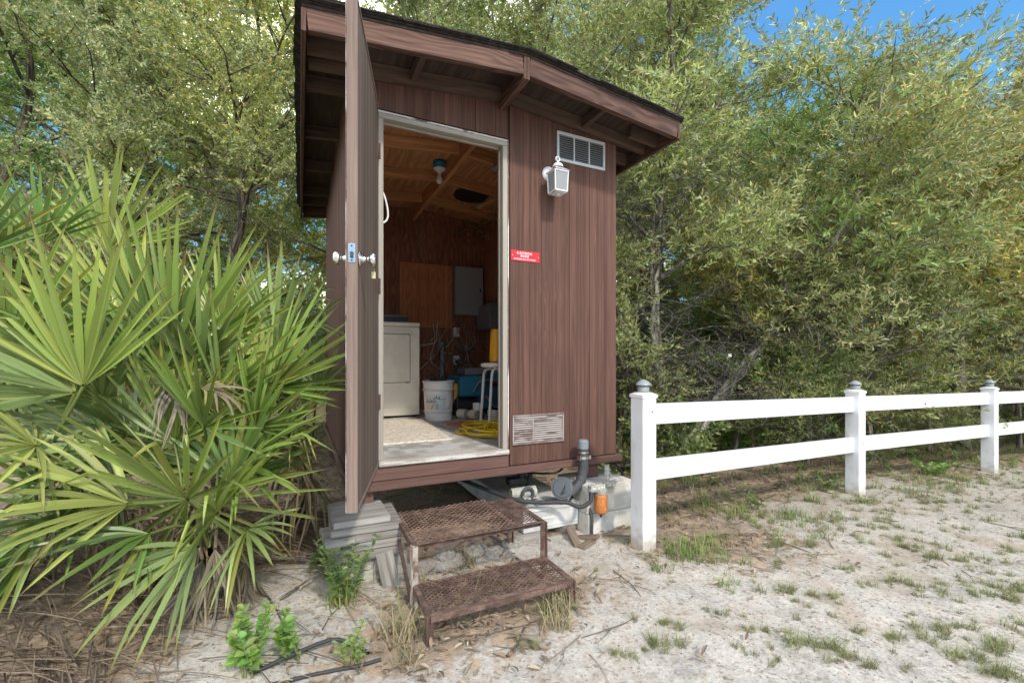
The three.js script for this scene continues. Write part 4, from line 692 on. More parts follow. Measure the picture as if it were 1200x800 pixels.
  for (const [k, cnt, len] of fill) for (let i = 0; i < cnt; i++) {
    const az = r() * Math.PI * 2, el = 0.35 + r() * 1.05, l = len * (0.7 + 0.5 * r()), dir = V(Math.cos(az) * Math.cos(el), Math.sin(el), Math.sin(az) * Math.cos(el));
    const hub = plants[k].p.clone().addScaledVector(dir, l);
    if ((k === 0 || k === 1 || k === 2) && hub.z > -2.2) continue; if (shedSO(hub.x, -hub.z)[0] > -0.65 && shedSO(hub.x, -hub.z)[1] < 1) continue; if (hub.z > -1.75) continue;
    addF(k, { hub, dir: dir.clone().add(V(0, 0.15, 0.1)), normal: V(-dir.x * 0.5 + 0.2, 0.9 - el * 0.35, -dir.z * 0.5 + 0.5), R: 0.5 + r() * 0.22, spread: 120 + r() * 80, n: 16 + Math.floor(r() * 5), droop: 0.02 + r() * 0.07, seed: 300 + k * 40 + i, width: 0.04 });
  }
  // dead fronds hanging under the crowns
  addF(4, { hub: atPx(346, 527, 2.55), dir: V(0.15, -0.9, 0.25), normal: V(0.1, 0.3, 1), R: 0.30, spread: 300, n: 26, droop: 0.25, seed: 700, dead: true, width: 0.02 });
  addF(4, { hub: atPx(362, 560, 2.6), dir: V(0.2, -1, 0.1), normal: V(0.1, 0.2, 1), R: 0.3, spread: 120, n: 20, droop: 0.2, seed: 702, dead: true, width: 0.018 });
  addF(0, { hub: atPx(212, 440, 2.25), dir: V(0.1, -0.7, 0.5), normal: V(0, 0.4, 1), R: 0.24, spread: 70, n: 14, droop: 0.3, seed: 703, dead: true, width: 0.02 });
  addF(0, { hub: atPx(235, 455, 2.25), dir: V(0.9, 0.15, 0.3), normal: V(0, 0.8, 0.6), R: 0.30, spread: 60, n: 8, droop: 0.25, seed: 704, dead: true, width: 0.024 });
  for (let i = 0; i < 26; i++) {
    const k = [1, 1, 2, 4, 0, 2][i % 6], u = [[150, 290], [120, 250], [-20, 120], [150, 260], [200, 300], [-10, 150]][i % 6], uu = u[0] + r() * (u[1] - u[0]), vv = 540 + r() * 130, d = mix(2.35, 2.0, (vv - 500) / 160) + r() * 0.3;
    addF(k, { hub: atPx(uu, vv, Math.max(1.95, d)), dir: V((r() - 0.5) * 0.9, -1, 0.15 + r() * 0.4), normal: V((r() - 0.5) * 0.6, 0.4, 0.8), R: 0.18 + r() * 0.14, spread: 50 + r() * 110, n: 12 + Math.floor(r() * 8), droop: 0.1 + r() * 0.3, seed: 800 + i, dead: true, width: 0.012 + r() * 0.01, wild: 3 });
  }
  // creeping trunks, rough with old leaf bases
  const trunk = (k, pts, rad) => part('trunk', tube(pts.map(p => p.clone().sub(plants[k].p)), rad, 30, 10), M.darkBark, plants[k].o);
  trunk(0, [V(-2.0, 0.08, -3.1), V(-1.95, 0.16, -2.9), V(-1.85, 0.38, -2.75)], 0.06); trunk(1, [V(-1.95, 0.08, -2.35), V(-1.7, 0.12, -2.3), V(-1.55, 0.24, -2.25)], 0.055); trunk(2, [V(-2.7, 0.08, -2.2), V(-2.4, 0.12, -2.1), V(-2.25, 0.33, -2.05)], 0.055);
  trunk(3, [V(-3.2, 0.08, -3.5), V(-3.05, 0.25, -3.4), V(-2.95, 0.48, -3.35)], 0.07); trunk(4, [V(-1.6, 0.08, -3.1), V(-1.45, 0.15, -3.05), V(-1.38, 0.33, -3.0)], 0.05); trunk(5, [V(-3.8, 0.06, -4.5), V(-3.65, 0.2, -4.45), V(-3.6, 0.42, -4.4)], 0.07);
}
// ------------------------------------------------------------------ trees and shrubs
function sprayGeo(seed, { n = 14, len = 0.3, leaf = 0.08, wide = 0.02, curl = 0.2, spread = 1, fine = true }) {
  const r = rng(seed), p = [], c = [], idx = [];
  for (let k = 0; k < n; k++) {
    const t = (k + 0.4) / n, L = leaf * (0.7 + 0.5 * r()), w = wide * (0.8 + 0.4 * r()) / 2, a = k * 2.4 + r() * 0.8, open = (0.35 + 0.75 * r()) * spread * (k > n - 3 ? 0.5 : 1);
    const o = V(Math.sin(t * 3 + seed) * 0.02, t * len, Math.cos(t * 2.3 + seed) * 0.02), side = V(Math.cos(a), 0, Math.sin(a));
    const d = V(0, Math.cos(open), 0).addScaledVector(side, Math.sin(open)).normalize(), up = V(r() - 0.5, r() - 0.2, r() - 0.5).cross(d).normalize(), nn = d.clone().cross(up);
    const P = (s, u, dn) => o.clone().addScaledVector(d, s * L).addScaledVector(up, u * w).addScaledVector(nn, dn * w + -curl * L * s * s), b = p.length / 3;
    const ring = fine ? [P(0, 0, 0), P(0.32, 1, 0.35), P(0.68, 0.82, 0.3), P(1, 0, 0), P(0.68, -0.82, 0.3), P(0.32, -1, 0.35)] : [P(0, 0, 0), P(0.45, 1.1, 0.35), P(1, 0, 0), P(0.45, -1.1, 0.35)];
    for (const q of ring) p.push(q.x, q.y, q.z);
    const v = 0.6 + 0.75 * r(), y = r() < 0.2 ? 1.3 : r() < 0.2 ? 0.8 : 1; for (let q = 0; q < ring.length; q++) c.push(v * y, v, v);
    if (fine) idx.push(b, b + 1, b + 2, b, b + 2, b + 3, b, b + 3, b + 4, b, b + 4, b + 5); else idx.push(b, b + 1, b + 2, b, b + 2, b + 3);
  }
  const g = new THREE.BufferGeometry(); g.setAttribute('position', new THREE.Float32BufferAttribute(p, 3)); g.setAttribute('color', new THREE.Float32BufferAttribute(c, 3)); g.setIndex(idx); g.computeVertexNormals(); return g;
}
const SPRAY = {
  long: [1, 2, 3].map(k => sprayGeo(k, { n: 16, len: 0.30, leaf: 0.064, wide: 0.018, spread: 1.0 })),
  small: [4, 5, 6].map(k => sprayGeo(k, { n: 20, len: 0.26, leaf: 0.046, wide: 0.023, spread: 1.15, fine: false })),
  broad: [7, 8].map(k => sprayGeo(k, { n: 12, len: 0.26, leaf: 0.075, wide: 0.042, spread: 1.1, fine: false })),
};
function taper(pts, r0, r1, rad = 6, seg = 10) {
  const cv = new THREE.CatmullRomCurve3(pts, false, 'catmullrom', 0.5), F = cv.computeFrenetFrames(seg), P = [], Nn = [], U = [], I = [];
  for (let i = 0; i <= seg; i++) { const t = i / seg, c = cv.getPointAt(t), R = mix(r0, r1, t); for (let j = 0; j <= rad; j++) { const a = j / rad * Math.PI * 2, n = F.normals[i].clone().multiplyScalar(Math.cos(a)).addScaledVector(F.binormals[i], Math.sin(a)); P.push(c.x + n.x * R, c.y + n.y * R, c.z + n.z * R); Nn.push(n.x, n.y, n.z); U.push(j / rad * 0.3, t * 1.5); } }
  for (let i = 0; i < seg; i++) for (let j = 0; j < rad; j++) { const a = i * (rad + 1) + j, b = a + 1, c = a + rad + 1, d = c + 1; I.push(a, b, c, b, d, c); }
  const g = new THREE.BufferGeometry(); g.setAttribute('position', new THREE.Float32BufferAttribute(P, 3)); g.setAttribute('normal', new THREE.Float32BufferAttribute(Nn, 3)); g.setAttribute('uv', new THREE.Float32BufferAttribute(U, 2)); g.setIndex(I); return g;
}
const LEAF = 1.0;
const HUES = { olive: [0.400, 0.460, 0.145], green: [0.280, 0.410, 0.100], pale: [0.470, 0.530, 0.205], grey: [0.400, 0.440, 0.215], dark: [0.240, 0.330, 0.090], bright: [0.340, 0.550, 0.085], gold: [0.530, 0.530, 0.145] };
let nSprays = 0;
function crownBuilder(src, count) {               // one mesh of many leafy twigs
  const n = src.attributes.position.count, sp = src.attributes.position, sn = src.attributes.normal, sc = src.attributes.color, si = src.index.array, m = si.length;
  const P = new Float32Array(n * count * 3), N = new Float32Array(n * count * 3), C = new Float32Array(n * count * 3), I = new Uint32Array(m * count), v = V(0, 0, 0); let k = 0;
  const put = (mtx, q, col) => { for (let i = 0; i < n; i++) { const o = (k * n + i) * 3; v.fromBufferAttribute(sp, i).applyMatrix4(mtx); P[o] = v.x; P[o + 1] = v.y; P[o + 2] = v.z; v.fromBufferAttribute(sn, i).applyQuaternion(q); N[o] = v.x; N[o + 1] = v.y; N[o + 2] = v.z; C[o] = sc.getX(i) * col.r; C[o + 1] = sc.getY(i) * col.g; C[o + 2] = sc.getZ(i) * col.b; } for (let i = 0; i < m; i++) I[k * m + i] = si[i] + k * n; k++; };
  put.done = () => { const g = new THREE.BufferGeometry(); g.setAttribute('position', new THREE.BufferAttribute(P, 3)); g.setAttribute('normal', new THREE.BufferAttribute(N, 3)); g.setAttribute('color', new THREE.BufferAttribute(C, 3)); g.setIndex(new THREE.BufferAttribute(I, 1)); return g; };
  return put;
}
function tree(name, label, category, o) {
  const { x, d, h, r0 = 0.07, pts, crown = 0.3, rad = 2, kind = 'long', hue = 'olive', sprays = 1800, seed, bark = M.bark, size = 1, nb = 11, twigs = 0, rise = 0.35, group, mixHue, flat = 1 } = o;
  const r = rng(seed * 7919 + 13), base = V(x, groundY(x, -d) - 0.03, -d), t = thing(name, label, category, base, 0, group);
  const path = (pts ?? [[0, 0, 0], [(r() - 0.5) * 0.3, 0.35, (r() - 0.5) * 0.3], [(r() - 0.5) * 0.6, 0.7, (r() - 0.5) * 0.6], [(r() - 0.5) * 0.8, 1, (r() - 0.5) * 0.8]].map(q => [q[0], q[1] * h * 0.88, q[2]])).map(q => V(...q));
  const cv = new THREE.CatmullRomCurve3(path), wood2 = [taper(path, r0, r0 * 0.22, 9, 22)], spots = [];
  const top = h;
  for (let b = 0; b < nb; b++) {
    const tt = mix(crown, 0.98, (b + r() * 0.7) / nb), a0 = cv.getPointAt(tt), az = b * 2.4 + r(), el = mix(0.1, 0.9, tt) * rise * 2 + (r() - 0.5) * 0.4, L = rad * mix(1.05, 0.5, tt) * (0.75 + 0.5 * r());
    const dir = V(Math.cos(az) * Math.cos(el), Math.sin(el) * flat, Math.sin(az) * Math.cos(el));
    const e = a0.clone().addScaledVector(dir, L), m = a0.clone().lerp(e, 0.5).add(V((r() - 0.5) * 0.3, 0.1 + (r() - 0.3) * 0.3, (r() - 0.5) * 0.3).multiplyScalar(L * 0.4)); e.y = Math.min(e.y, top); m.y = Math.min(m.y, top);
    const bp = [a0, m, e], bc = new THREE.CatmullRomCurve3(bp); wood2.push(taper(bp, r0 * mix(0.42, 0.2, tt), 0.006, 5, 8));
    const n2 = 6;
    for (let k = 0; k < n2; k++) {
      const q = bc.getPointAt(mix(0.25, 1, (k + r() * 0.6) / n2)), az2 = r() * 6.28, el2 = (r() - 0.3) * 1.2, L2 = L * mix(0.55, 0.3, k / n2) * (0.7 + 0.5 * r()), d2 = V(Math.cos(az2) * Math.cos(el2), Math.sin(el2), Math.sin(az2) * Math.cos(el2)).lerp(dir, 0.4).normalize(), e2 = q.clone().addScaledVector(d2, L2); e2.y = clamp(e2.y, 0.15, top);
      const m2 = q.clone().lerp(e2, 0.5).add(V((r() - 0.5), (r() - 0.3), (r() - 0.5)).multiplyScalar(L2 * 0.2)); wood2.push(taper([q, m2, e2], 0.011 + 0.004 * r0 * 10, 0.003, 4, 4));
      spots.push([q, m2, e2, d2, r()]);
    }
  }
  part('trunk', wood2, bark, t);
  if (twigs) { const tw = []; for (let k = 0; k < twigs; k++) { const a = cv.getPointAt(0.12 + r() * 0.5), az = r() * 6.28, L = (0.3 + r() * 0.9) * Math.min(1, rad), e = a.clone().add(V(Math.cos(az) * L, (r() - 0.35) * L, Math.sin(az) * L)), m = a.clone().lerp(e, 0.5).add(V((r() - 0.5) * 0.3, (r() - 0.5) * 0.3, (r() - 0.5) * 0.3)); tw.push(taper([a, m, e], 0.008, 0.002, 3, 5)); for (let q = 0; q < 3; q++) { const s = m.clone().lerp(e, r()), f = s.clone().add(V((r() - 0.5) * 0.5, (r() - 0.4) * 0.4, (r() - 0.5) * 0.5)); tw.push(taper([s, s.clone().lerp(f, 0.5).add(V((r() - 0.5) * 0.1, (r() - 0.5) * 0.1, 0)), f], 0.0035, 0.0015, 3, 3)); } } part('twigs', tw, M.lichen, t, 'stuff'); }
  const put = crownBuilder(SPRAY[kind][seed % SPRAY[kind].length], sprays);
  const mtx = new THREE.Matrix4(), Q = new THREE.Quaternion(), col = new THREE.Color(), H = HUES[hue], H2 = HUES[mixHue ?? hue];
  for (let i = 0; i < sprays; i++) {
    const [q, m, e, d2, cl] = spots[Math.floor(r() * spots.length)], u = Math.pow(r(), 0.7), p = u < 0.5 ? q.clone().lerp(m, u * 2) : m.clone().lerp(e, u * 2 - 1), j = 0.13 * Math.min(1.6, rad) + 0.05;
    p.add(V((r() + r() - 1) * j * 1.6, (r() + r() - 1) * j * 1.3, (r() + r() - 1) * j * 1.6)); p.y = clamp(p.y, 0.12, top + 0.1);
    const dd = d2.clone().multiplyScalar(0.55).add(V((r() - 0.5) * 1.6, (r() - 0.45) * 1.3, (r() - 0.5) * 1.6)).normalize(); Q.setFromUnitVectors(V(0, 1, 0), dd); Q.multiply(new THREE.Quaternion().setFromAxisAngle(V(0, 1, 0), r() * 6.28));
    const s = size * (0.75 + 0.5 * r()); mtx.compose(p, Q, V(s, s, s)); 
    const w = clamp(cl * 1.3 - 0.15 + (r() - 0.5) * 0.4), b = (0.65 + 0.6 * r()) * (0.8 + 0.4 * cl); col.setRGB(mix(H[0], H2[0], w) * b, mix(H[1], H2[1], w) * b, mix(H[2], H2[2], w) * b); put(mtx, Q, col);
  }
  part('crown', put.done(), M.leaf, t); nSprays += sprays; return t;
}
{
  // beyond the fence
  tree('laurel_oak', 'slender oak whose pale lichened trunk leans right behind the first fence panel', 'tree', { x: 1.85, d: 5.0, h: 5.0, r0: 0.075, pts: [[0, 0, 0], [0.35, 0.55, -0.05], [1.0, 1.4, -0.1], [1.6, 2.15, -0.1], [2.0, 3.1, 0.1], [2.2, 4.3, 0.2]], crown: 0.42, rad: 1.7, kind: 'long', hue: 'olive', mixHue: 'pale', sprays: 1400, seed: 1, bark: M.lichen, twigs: 170 });
  tree('laurel_oak', 'upright rough barked oak just right of the shed behind the first fence post', 'tree', { x: 1.72, d: 4.9, h: 6.4, r0: 0.085, pts: [[0, 0, 0], [-0.06, 0.8, 0], [-0.12, 1.7, -0.1], [-0.05, 2.8, -0.2], [0.1, 4.2, -0.2], [0.2, 5.6, -0.3]], crown: 0.36, rad: 1.7, kind: 'long', hue: 'olive', mixHue: 'pale', sprays: 1400, seed: 2, bark: M.lichen, twigs: 260 });
  tree('laurel_oak', 'thin double curved oak stem between the shed corner and the rough barked oak', 'tree', { x: 1.35, d: 5.7, h: 7.0, r0: 0.05, pts: [[0, 0, 0], [0.1, 1.0, 0], [0.35, 2.0, 0], [0.2, 3.2, 0], [0.3, 4.6, 0], [0.2, 6, 0]], crown: 0.3, rad: 1.6, kind: 'long', hue: 'pale', mixHue: 'olive', sprays: 1400, seed: 3, twigs: 220 });
  tree('willow_oak', 'leafy oak with long narrow leaves overhanging the far fence posts at the right', 'tree', { x: 6.3, d: 6.2, h: 4.6, r0: 0.10, crown: 0.22, rad: 2.2, kind: 'long', hue: 'olive', mixHue: 'gold', sprays: 2200, seed: 4, nb: 15, size: 1.15 });
  tree('willow_oak', 'leafy oak with drooping narrow leaves behind the second fence post', 'tree', { x: 3.9, d: 6.4, h: 4.45, r0: 0.09, pts: [[0, 0, 0], [0.2, 1.2, 0], [0.1, 2.2, 0.2], [0.5, 3.3, 0.3], [0.8, 4.2, 0.3]], crown: 0.28, rad: 2.2, kind: 'long', hue: 'olive', mixHue: 'green', sprays: 1650, seed: 5, nb: 13, twigs: 110, size: 1.1 });
  tree('oak_tree', 'tall yellowish green oak rising above the right end of the shed roof', 'tree', { x: 2.7, d: 7.6, h: 8.2, r0: 0.1, crown: 0.25, rad: 2.3, kind: 'long', hue: 'pale', mixHue: 'olive', sprays: 2000, seed: 6, nb: 15, size: 1.15, twigs: 40 });
  tree('oak_tree', 'tall pale green oak directly behind the shed roof ridge', 'tree', { x: 0.6, d: 8.2, h: 9.2, r0: 0.11, crown: 0.3, rad: 2.4, kind: 'long', hue: 'pale', mixHue: 'olive', sprays: 2900, seed: 7, nb: 15, size: 1.2 });
  tree('oak_tree', 'tall oak behind the left half of the shed roof', 'tree', { x: -1.5, d: 9.0, h: 10, r0: 0.11, crown: 0.3, rad: 2.5, kind: 'small', hue: 'olive', mixHue: 'grey', sprays: 2700, seed: 8, nb: 15, size: 1.4 });
  tree('oak_tree', 'dark green oak set back between the second and third fence posts', 'tree', { x: 6.0, d: 9.6, h: 6.8, r0: 0.1, crown: 0.15, rad: 2.4, kind: 'long', hue: 'green', mixHue: 'olive', sprays: 2600, seed: 9, nb: 14, size: 1.4 });
  tree('oak_tree', 'greyish oak at the far right edge behind the willow leaved oak', 'tree', { x: 9.2, d: 8.2, h: 7.2, r0: 0.1, crown: 0.15, rad: 2.3, kind: 'long', hue: 'grey', mixHue: 'gold', sprays: 2700, seed: 10, nb: 14, size: 1.3 });
  tree('oak_tree', 'tall hazy oak far behind the middle of the shed roof', 'tree', { x: -0.4, d: 11.5, h: 13, r0: 0.13, crown: 0.35, rad: 2.8, kind: 'small', hue: 'pale', mixHue: 'olive', sprays: 2300, seed: 17, nb: 15, size: 1.7 });
  tree('oak_tree', 'tall pale oak far behind the left end of the shed roof', 'tree', { x: -2.9, d: 12.5, h: 14, r0: 0.13, crown: 0.35, rad: 2.8, kind: 'small', hue: 'olive', mixHue: 'pale', sprays: 2300, seed: 18, nb: 15, size: 1.8 });
  // younger growth close behind the fence, its leaves in the sun
  const young = (lab, x, d, h, hue, mixHue, sprays, seed, rad, pts) => tree('oak_sapling', lab, 'sapling', { x, d, h, r0: 0.035, crown: 0.2, rad, kind: 'long', hue, mixHue, sprays, seed, nb: 11, size: 0.88, rise: 0.5, twigs: 45, pts });
  young('young oak with pale leaves leaning over the second fence panel', 4.35, 5.35, 2.9, 'pale', 'olive', 700, 51, 1.05);
  young('young oak behind the second fence post, lit from the front', 3.35, 5.0, 2.5, 'olive', 'pale', 595, 52, 0.9);
  young('young oak with golden new leaves behind the third fence post', 5.6, 5.95, 3.2, 'gold', 'olive', 770, 53, 1.15);
  young('young oak at the right edge behind the last rails', 7.2, 6.3, 3.3, 'pale', 'gold', 770, 54, 1.2);
  young('young oak between the leaning oak and the second fence post', 2.75, 5.5, 3.1, 'olive', 'gold', 560, 55, 0.95);
  young('thin young oak just right of the shed wall', 1.25, 4.7, 2.6, 'pale', 'olive', 420, 56, 0.6);
  young('young oak at the far right behind the shrubs', 8.8, 7.2, 3.6, 'olive', 'gold', 700, 57, 1.3);
  // left side
  tree('live_oak', 'crooked dark stemmed live oak behind the palmettos left of the shed', 'tree', { x: -3.15, d: 6.2, h: 6.6, r0: 0.085, pts: [[0, 0, 0], [-0.1, 1.2, 0], [-0.35, 1.9, 0.0], [-0.68, 2.5, 0.1], [-0.55, 3.0, 0.1], [-0.62, 3.7, 0], [-0.3, 4.6, 0], [-0.4, 5.8, 0]], crown: 0.5, rad: 2.0, kind: 'small', hue: 'olive', mixHue: 'gold', sprays: 1700, seed: 11, bark: M.darkBark, nb: 12, twigs: 110 });
  tree('live_oak', 'broad crowned live oak over the back left palmetto', 'tree', { x: -5.6, d: 6.6, h: 7.4, r0: 0.1, crown: 0.3, rad: 2.4, kind: 'small', hue: 'olive', mixHue: 'grey', sprays: 2900, seed: 12, bark: M.darkBark, nb: 14, size: 1.15, twigs: 60 });
  tree('live_oak', 'dark leaved live oak at the left edge of the picture', 'tree', { x: -8.3, d: 7.2, h: 9.2, r0: 0.12, crown: 0.3, rad: 2.6, kind: 'small', hue: 'green', mixHue: 'olive', sprays: 3000, seed: 13, bark: M.darkBark, nb: 15, size: 1.25 });
  tree('live_oak', 'pale live oak showing between the crooked oak and the shed eave', 'tree', { x: -3.3, d: 9.2, h: 8.6, r0: 0.11, crown: 0.35, rad: 2.3, kind: 'small', hue: 'grey', mixHue: 'olive', sprays: 2300, seed: 14, nb: 13, size: 1.4, twigs: 220 });
  tree('live_oak', 'tall live oak set back between the broad and the crooked oaks', 'tree', { x: -6.2, d: 10.2, h: 10.5, r0: 0.13, crown: 0.3, rad: 2.8, kind: 'small', hue: 'olive', mixHue: 'gold', sprays: 2700, seed: 15, nb: 14, size: 1.55 });
  tree('live_oak', 'tall live oak far back at the left edge', 'tree', { x: -10.5, d: 11, h: 12, r0: 0.14, crown: 0.25, rad: 3, kind: 'small', hue: 'green', mixHue: 'dark', sprays: 2600, seed: 16, nb: 14, size: 1.7 });
  // understory
  const bush = (lab, x, d, h, hue, mixHue, kind, sprays, seed, rad = 0.75, size = 0.9) => tree('wild_shrub', lab, 'shrub', { x, d, h, r0: 0.02, crown: 0.08, rad, kind, hue, mixHue, sprays, seed, nb: 9, size, rise: 0.6 });
  bush('dark low shrub behind the bottom rail near the first fence post', 1.55, 4.45, 0.65, 'green', 'dark', 'broad', 240, 21, 0.4, 0.7);
  bush('bright green shrub behind the first fence panel', 2.2, 6.1, 1.7, 'bright', 'green', 'broad', 650, 22, 0.8);
  bush('olive shrub behind the middle of the first fence panel', 2.9, 5.4, 1.15, 'olive', 'green', 'long', 420, 23, 0.6, 0.8);
  bush('leafy shrub right behind the second fence post', 3.35, 5.2, 1.2, 'green', 'olive', 'long', 420, 24, 0.6, 0.8);
  bush('sprawling shrub behind the second fence panel', 4.6, 6.0, 1.4, 'olive', 'pale', 'long', 700, 25, 0.9);
  bush('yellow green shrub just left of the third fence post', 5.2, 6.3, 1.5, 'pale', 'bright', 'broad', 600, 26, 0.8);
  bush('grey green shrub right of the third fence post', 7.2, 7.0, 1.8, 'grey', 'olive', 'long', 700, 27, 1.0);
  bush('tall bright green bush behind the leaning oak trunk', 2.6, 7.6, 2.6, 'bright', 'olive', 'broad', 800, 28, 1.1, 1.1);
  bush('dark green bush behind the shed corner by the first fence post', 1.6, 6.6, 2.2, 'green', 'bright', 'broad', 700, 29, 0.9, 1.0);
  bush('dull green bush between the palmettos and the crooked oak', -2.6, 5.4, 1.9, 'grey', 'green', 'small', 700, 30, 0.9, 1.0);
  bush('leafy bush behind the back left palmetto', -4.6, 5.6, 2.2, 'olive', 'green', 'small', 800, 31, 1.0, 1.0);
  bush('leafy bush at the left edge behind the palmettos', -6.6, 5.6, 2.4, 'green', 'olive', 'broad', 800, 32, 1.1, 1.0);
  bush('dark bush in the shade behind the shed', 0.0, 7.0, 2.0, 'green', 'dark', 'small', 700, 33, 1.0, 1.0);
  bush('wide green bush at the right edge behind the fence', 8.6, 6.8, 2.0, 'green', 'olive', 'broad', 900, 34, 1.1, 1.0);
  bush('dense bush low between the two long leaved oaks', 5.0, 7.8, 2.4, 'olive', 'dark', 'long', 1000, 35, 1.2, 1.1);
  // the wood that closes the view, one mass
  const r = rng(4242), FN = 15000, im = new THREE.InstancedMesh(SPRAY.broad[0], M.leaf, FN), mtx = new THREE.Matrix4(), Q = new THREE.Quaternion(), E = new THREE.Euler(), col = new THREE.Color(); im.name = 'far_woodland'; im.userData.kind = 'stuff'; im.userData.label = 'mass of far green woodland closing the view behind the nearer trees'; im.userData.category = 'woodland'; im.castShadow = im.receiveShadow = true;
  const clumps = Array.from({ length: 230 }, () => { const a = (r() * 2 - 1) * 1.25, D = 13 + r() * 9; return [Math.sin(a) * D * 1.25, 0, -Math.cos(a) * D * 0.95, 0.8 + r() * 1.1, r()]; });
  for (let i = 0; i < FN; i++) {
    const c = clumps[i % clumps.length], right = smooth(0.25, 0.7, c[0] / -c[2]), hh = mix(12, 7.5, right), y0 = c[4] * hh, u = r() * 6.28, w = r() * 2 - 1, k = Math.sqrt(1 - w * w), R = c[3] * 1.3 * Math.cbrt(r() * 0.7 + 0.3);
    Q.setFromEuler(E.set(r() * 6.3, r() * 6.3, r() * 6.3)); const s = 2.2 + r() * 1.4; mtx.compose(V(c[0] + Math.cos(u) * k * R, Math.max(0.2, y0 + w * R * 0.9), c[2] + Math.sin(u) * k * R), Q, V(s, s, s)); im.setMatrixAt(i, mtx);
    const b = (0.6 + 0.6 * r()), H = [HUES.olive, HUES.green, HUES.grey][Math.floor(c[4] * 97) % 3]; im.setColorAt(i, col.setRGB(H[0] * b, H[1] * b, H[2] * b));
  }
  scene.add(im);
}
// ------------------------------------------------------------------ grass, weeds, litter, hose
{
  const r = rng(616);
  const Y = (x, d) => groundY(x, -d);
  // blades that arch from one root
  const tuftGeo = (seed, n, h, spread, w, cols) => { const q = rng(seed), T = new TriList(); for (let k = 0; k < n; k++) { const a = q() * 6.28, L = h * (0.45 + 0.7 * q()), lean = (0.15 + 0.85 * q()) * spread, c = cols[Math.floor(q() * cols.length)], o = V((q() - 0.5) * h * 0.7, -0.005, (q() - 0.5) * h * 0.7), dx = Math.cos(a), dz = Math.sin(a), A = [], B = [], col = []; for (let i = 0; i <= 4; i++) { const t = i / 4, out = lean * L * t * (0.4 + 0.6 * t), y = L * (t - 0.45 * lean * t * t), hw = w * (1 - t * 0.92) / 2; const p = V(o.x + dx * out, o.y + Math.max(0.002, y), o.z + dz * out); A.push(p.clone().add(V(-dz * hw, 0, dx * hw))); B.push(p.clone().add(V(dz * hw, 0, -dx * hw))); const k2 = 0.7 + 0.6 * t; col.push(c.map(x => x * k2)); } T.quadStrip(A, B, col); } return T.geo(); };
  const gC = [[0.20, 0.24, 0.06], [0.25, 0.26, 0.09], [0.30, 0.27, 0.14], [0.15, 0.20, 0.05], [0.26, 0.21, 0.11]], greenC = [[0.15, 0.25, 0.04], [0.20, 0.29, 0.06], [0.27, 0.30, 0.09]], dryC = [[0.42, 0.35, 0.22], [0.34, 0.27, 0.16], [0.30, 0.26, 0.12]];
  const scatter = (name, geo, mat, label, spots) => { const im = new THREE.InstancedMesh(geo, mat, spots.length); im.name = name; im.castShadow = im.receiveShadow = true; im.userData.kind = 'stuff'; im.userData.label = label; im.userData.category = 'ground cover'; const m = new THREE.Matrix4(), Q = new THREE.Quaternion(), E = new THREE.Euler(), c = new THREE.Color(); spots.forEach((s, i) => { Q.setFromEuler(E.set(s.rx ?? 0, s.ry ?? r() * 6.28, s.rz ?? 0)); m.compose(s.p, Q, V(s.s, s.sy ?? s.s, s.s)); im.setMatrixAt(i, m); const b = s.b ?? 0.75 + r() * 0.5; im.setColorAt(i, c.setRGB(b, b, b)); }); scene.add(im); };
  const blade = leafMat(0xffffff, 0.3, 0.7);
  // sparse tufts on the sand: measured ones first, then a scatter that thickens to the right and towards the fence
  const px = (u, v) => { const d = 1.2 * 520 / (v - 420); return [(u - 600) / 520 * d, d]; };
  const put = (list, x, d, s, sy) => list.push({ p: V(x, Y(x, d), -d), s, sy: sy ?? s });
  const sand = [], green = [], dry = [];
  for (const [u, v, s] of [[905, 692, 1.2], [948, 700, .9], [925, 640, 1.4], [850, 628, 1.0], [1000, 668, .8], [1045, 685, 1.1], [1085, 690, .9], [1120, 685, .7], [1165, 700, 1.3], [1190, 690, 1.2], [1150, 655, 1.1], [1190, 630, 1.2], [1085, 640, 1.1], [955, 762, 1.3], [990, 780, .9], [1095, 735, 1], [1130, 770, 1.1], [1170, 760, 1.2], [1180, 790, 1.2], [788, 758, 1.1], [770, 735, .9], [655, 715, 1.5], [617, 755, .8], [742, 768, .8], [846, 720, .7], [815, 600, .9], [1035, 620, 1.2], [960, 610, 1.1], [1010, 590, 1.1], [1100, 590, 1.1], [1060, 745, .8], [1025, 740, .7], [885, 770, .8], [900, 745, .8]]) { const [x, d] = px(u, v); for (let k = 0; k < 7; k++) put(sand, x + (r() - 0.5) * 0.2 * d * 0.5, d + (r() - 0.5) * 0.07, s * (0.6 + r() * 0.5)); }
  for (let i = 0; i < 1500; i++) { const x = 0.5 + Math.pow(r(), 0.8) * 6, d = 1.4 + r() * 5, f = fenceSide(x, d), n = fbm(x * 2.3, d * 2.3, 3, 77); if (f > 0.5 || d > 6) continue; const keep = smooth(0.46, 0.62, n + 0.06 * smooth(1, 4, x)) * (0.25 + 0.75 * smooth(0.8, 2.6, x)); if (r() < keep) put(sand, x, d, 0.5 + r() * 0.8); }
  for (let i = 0; i < 2600; i++) { const x = -0.3 + Math.pow(r(), 0.7) * 6.5, d = 1.35 + r() * 4.5, f = fenceSide(x, d), n = fbm(x * 1.3 + 4, d * 1.3, 3, 83); if (f > 0.4 || d > 5.8 || shedSO(x, d)[1] < 0.35) continue; if (r() < (0.1 + 0.9 * smooth(0.35, 0.65, n)) * (0.12 + 0.88 * smooth(0.3, 2.4, x)) * 0.75) put(sand, x, d, 0.22 + r() * 0.5); }
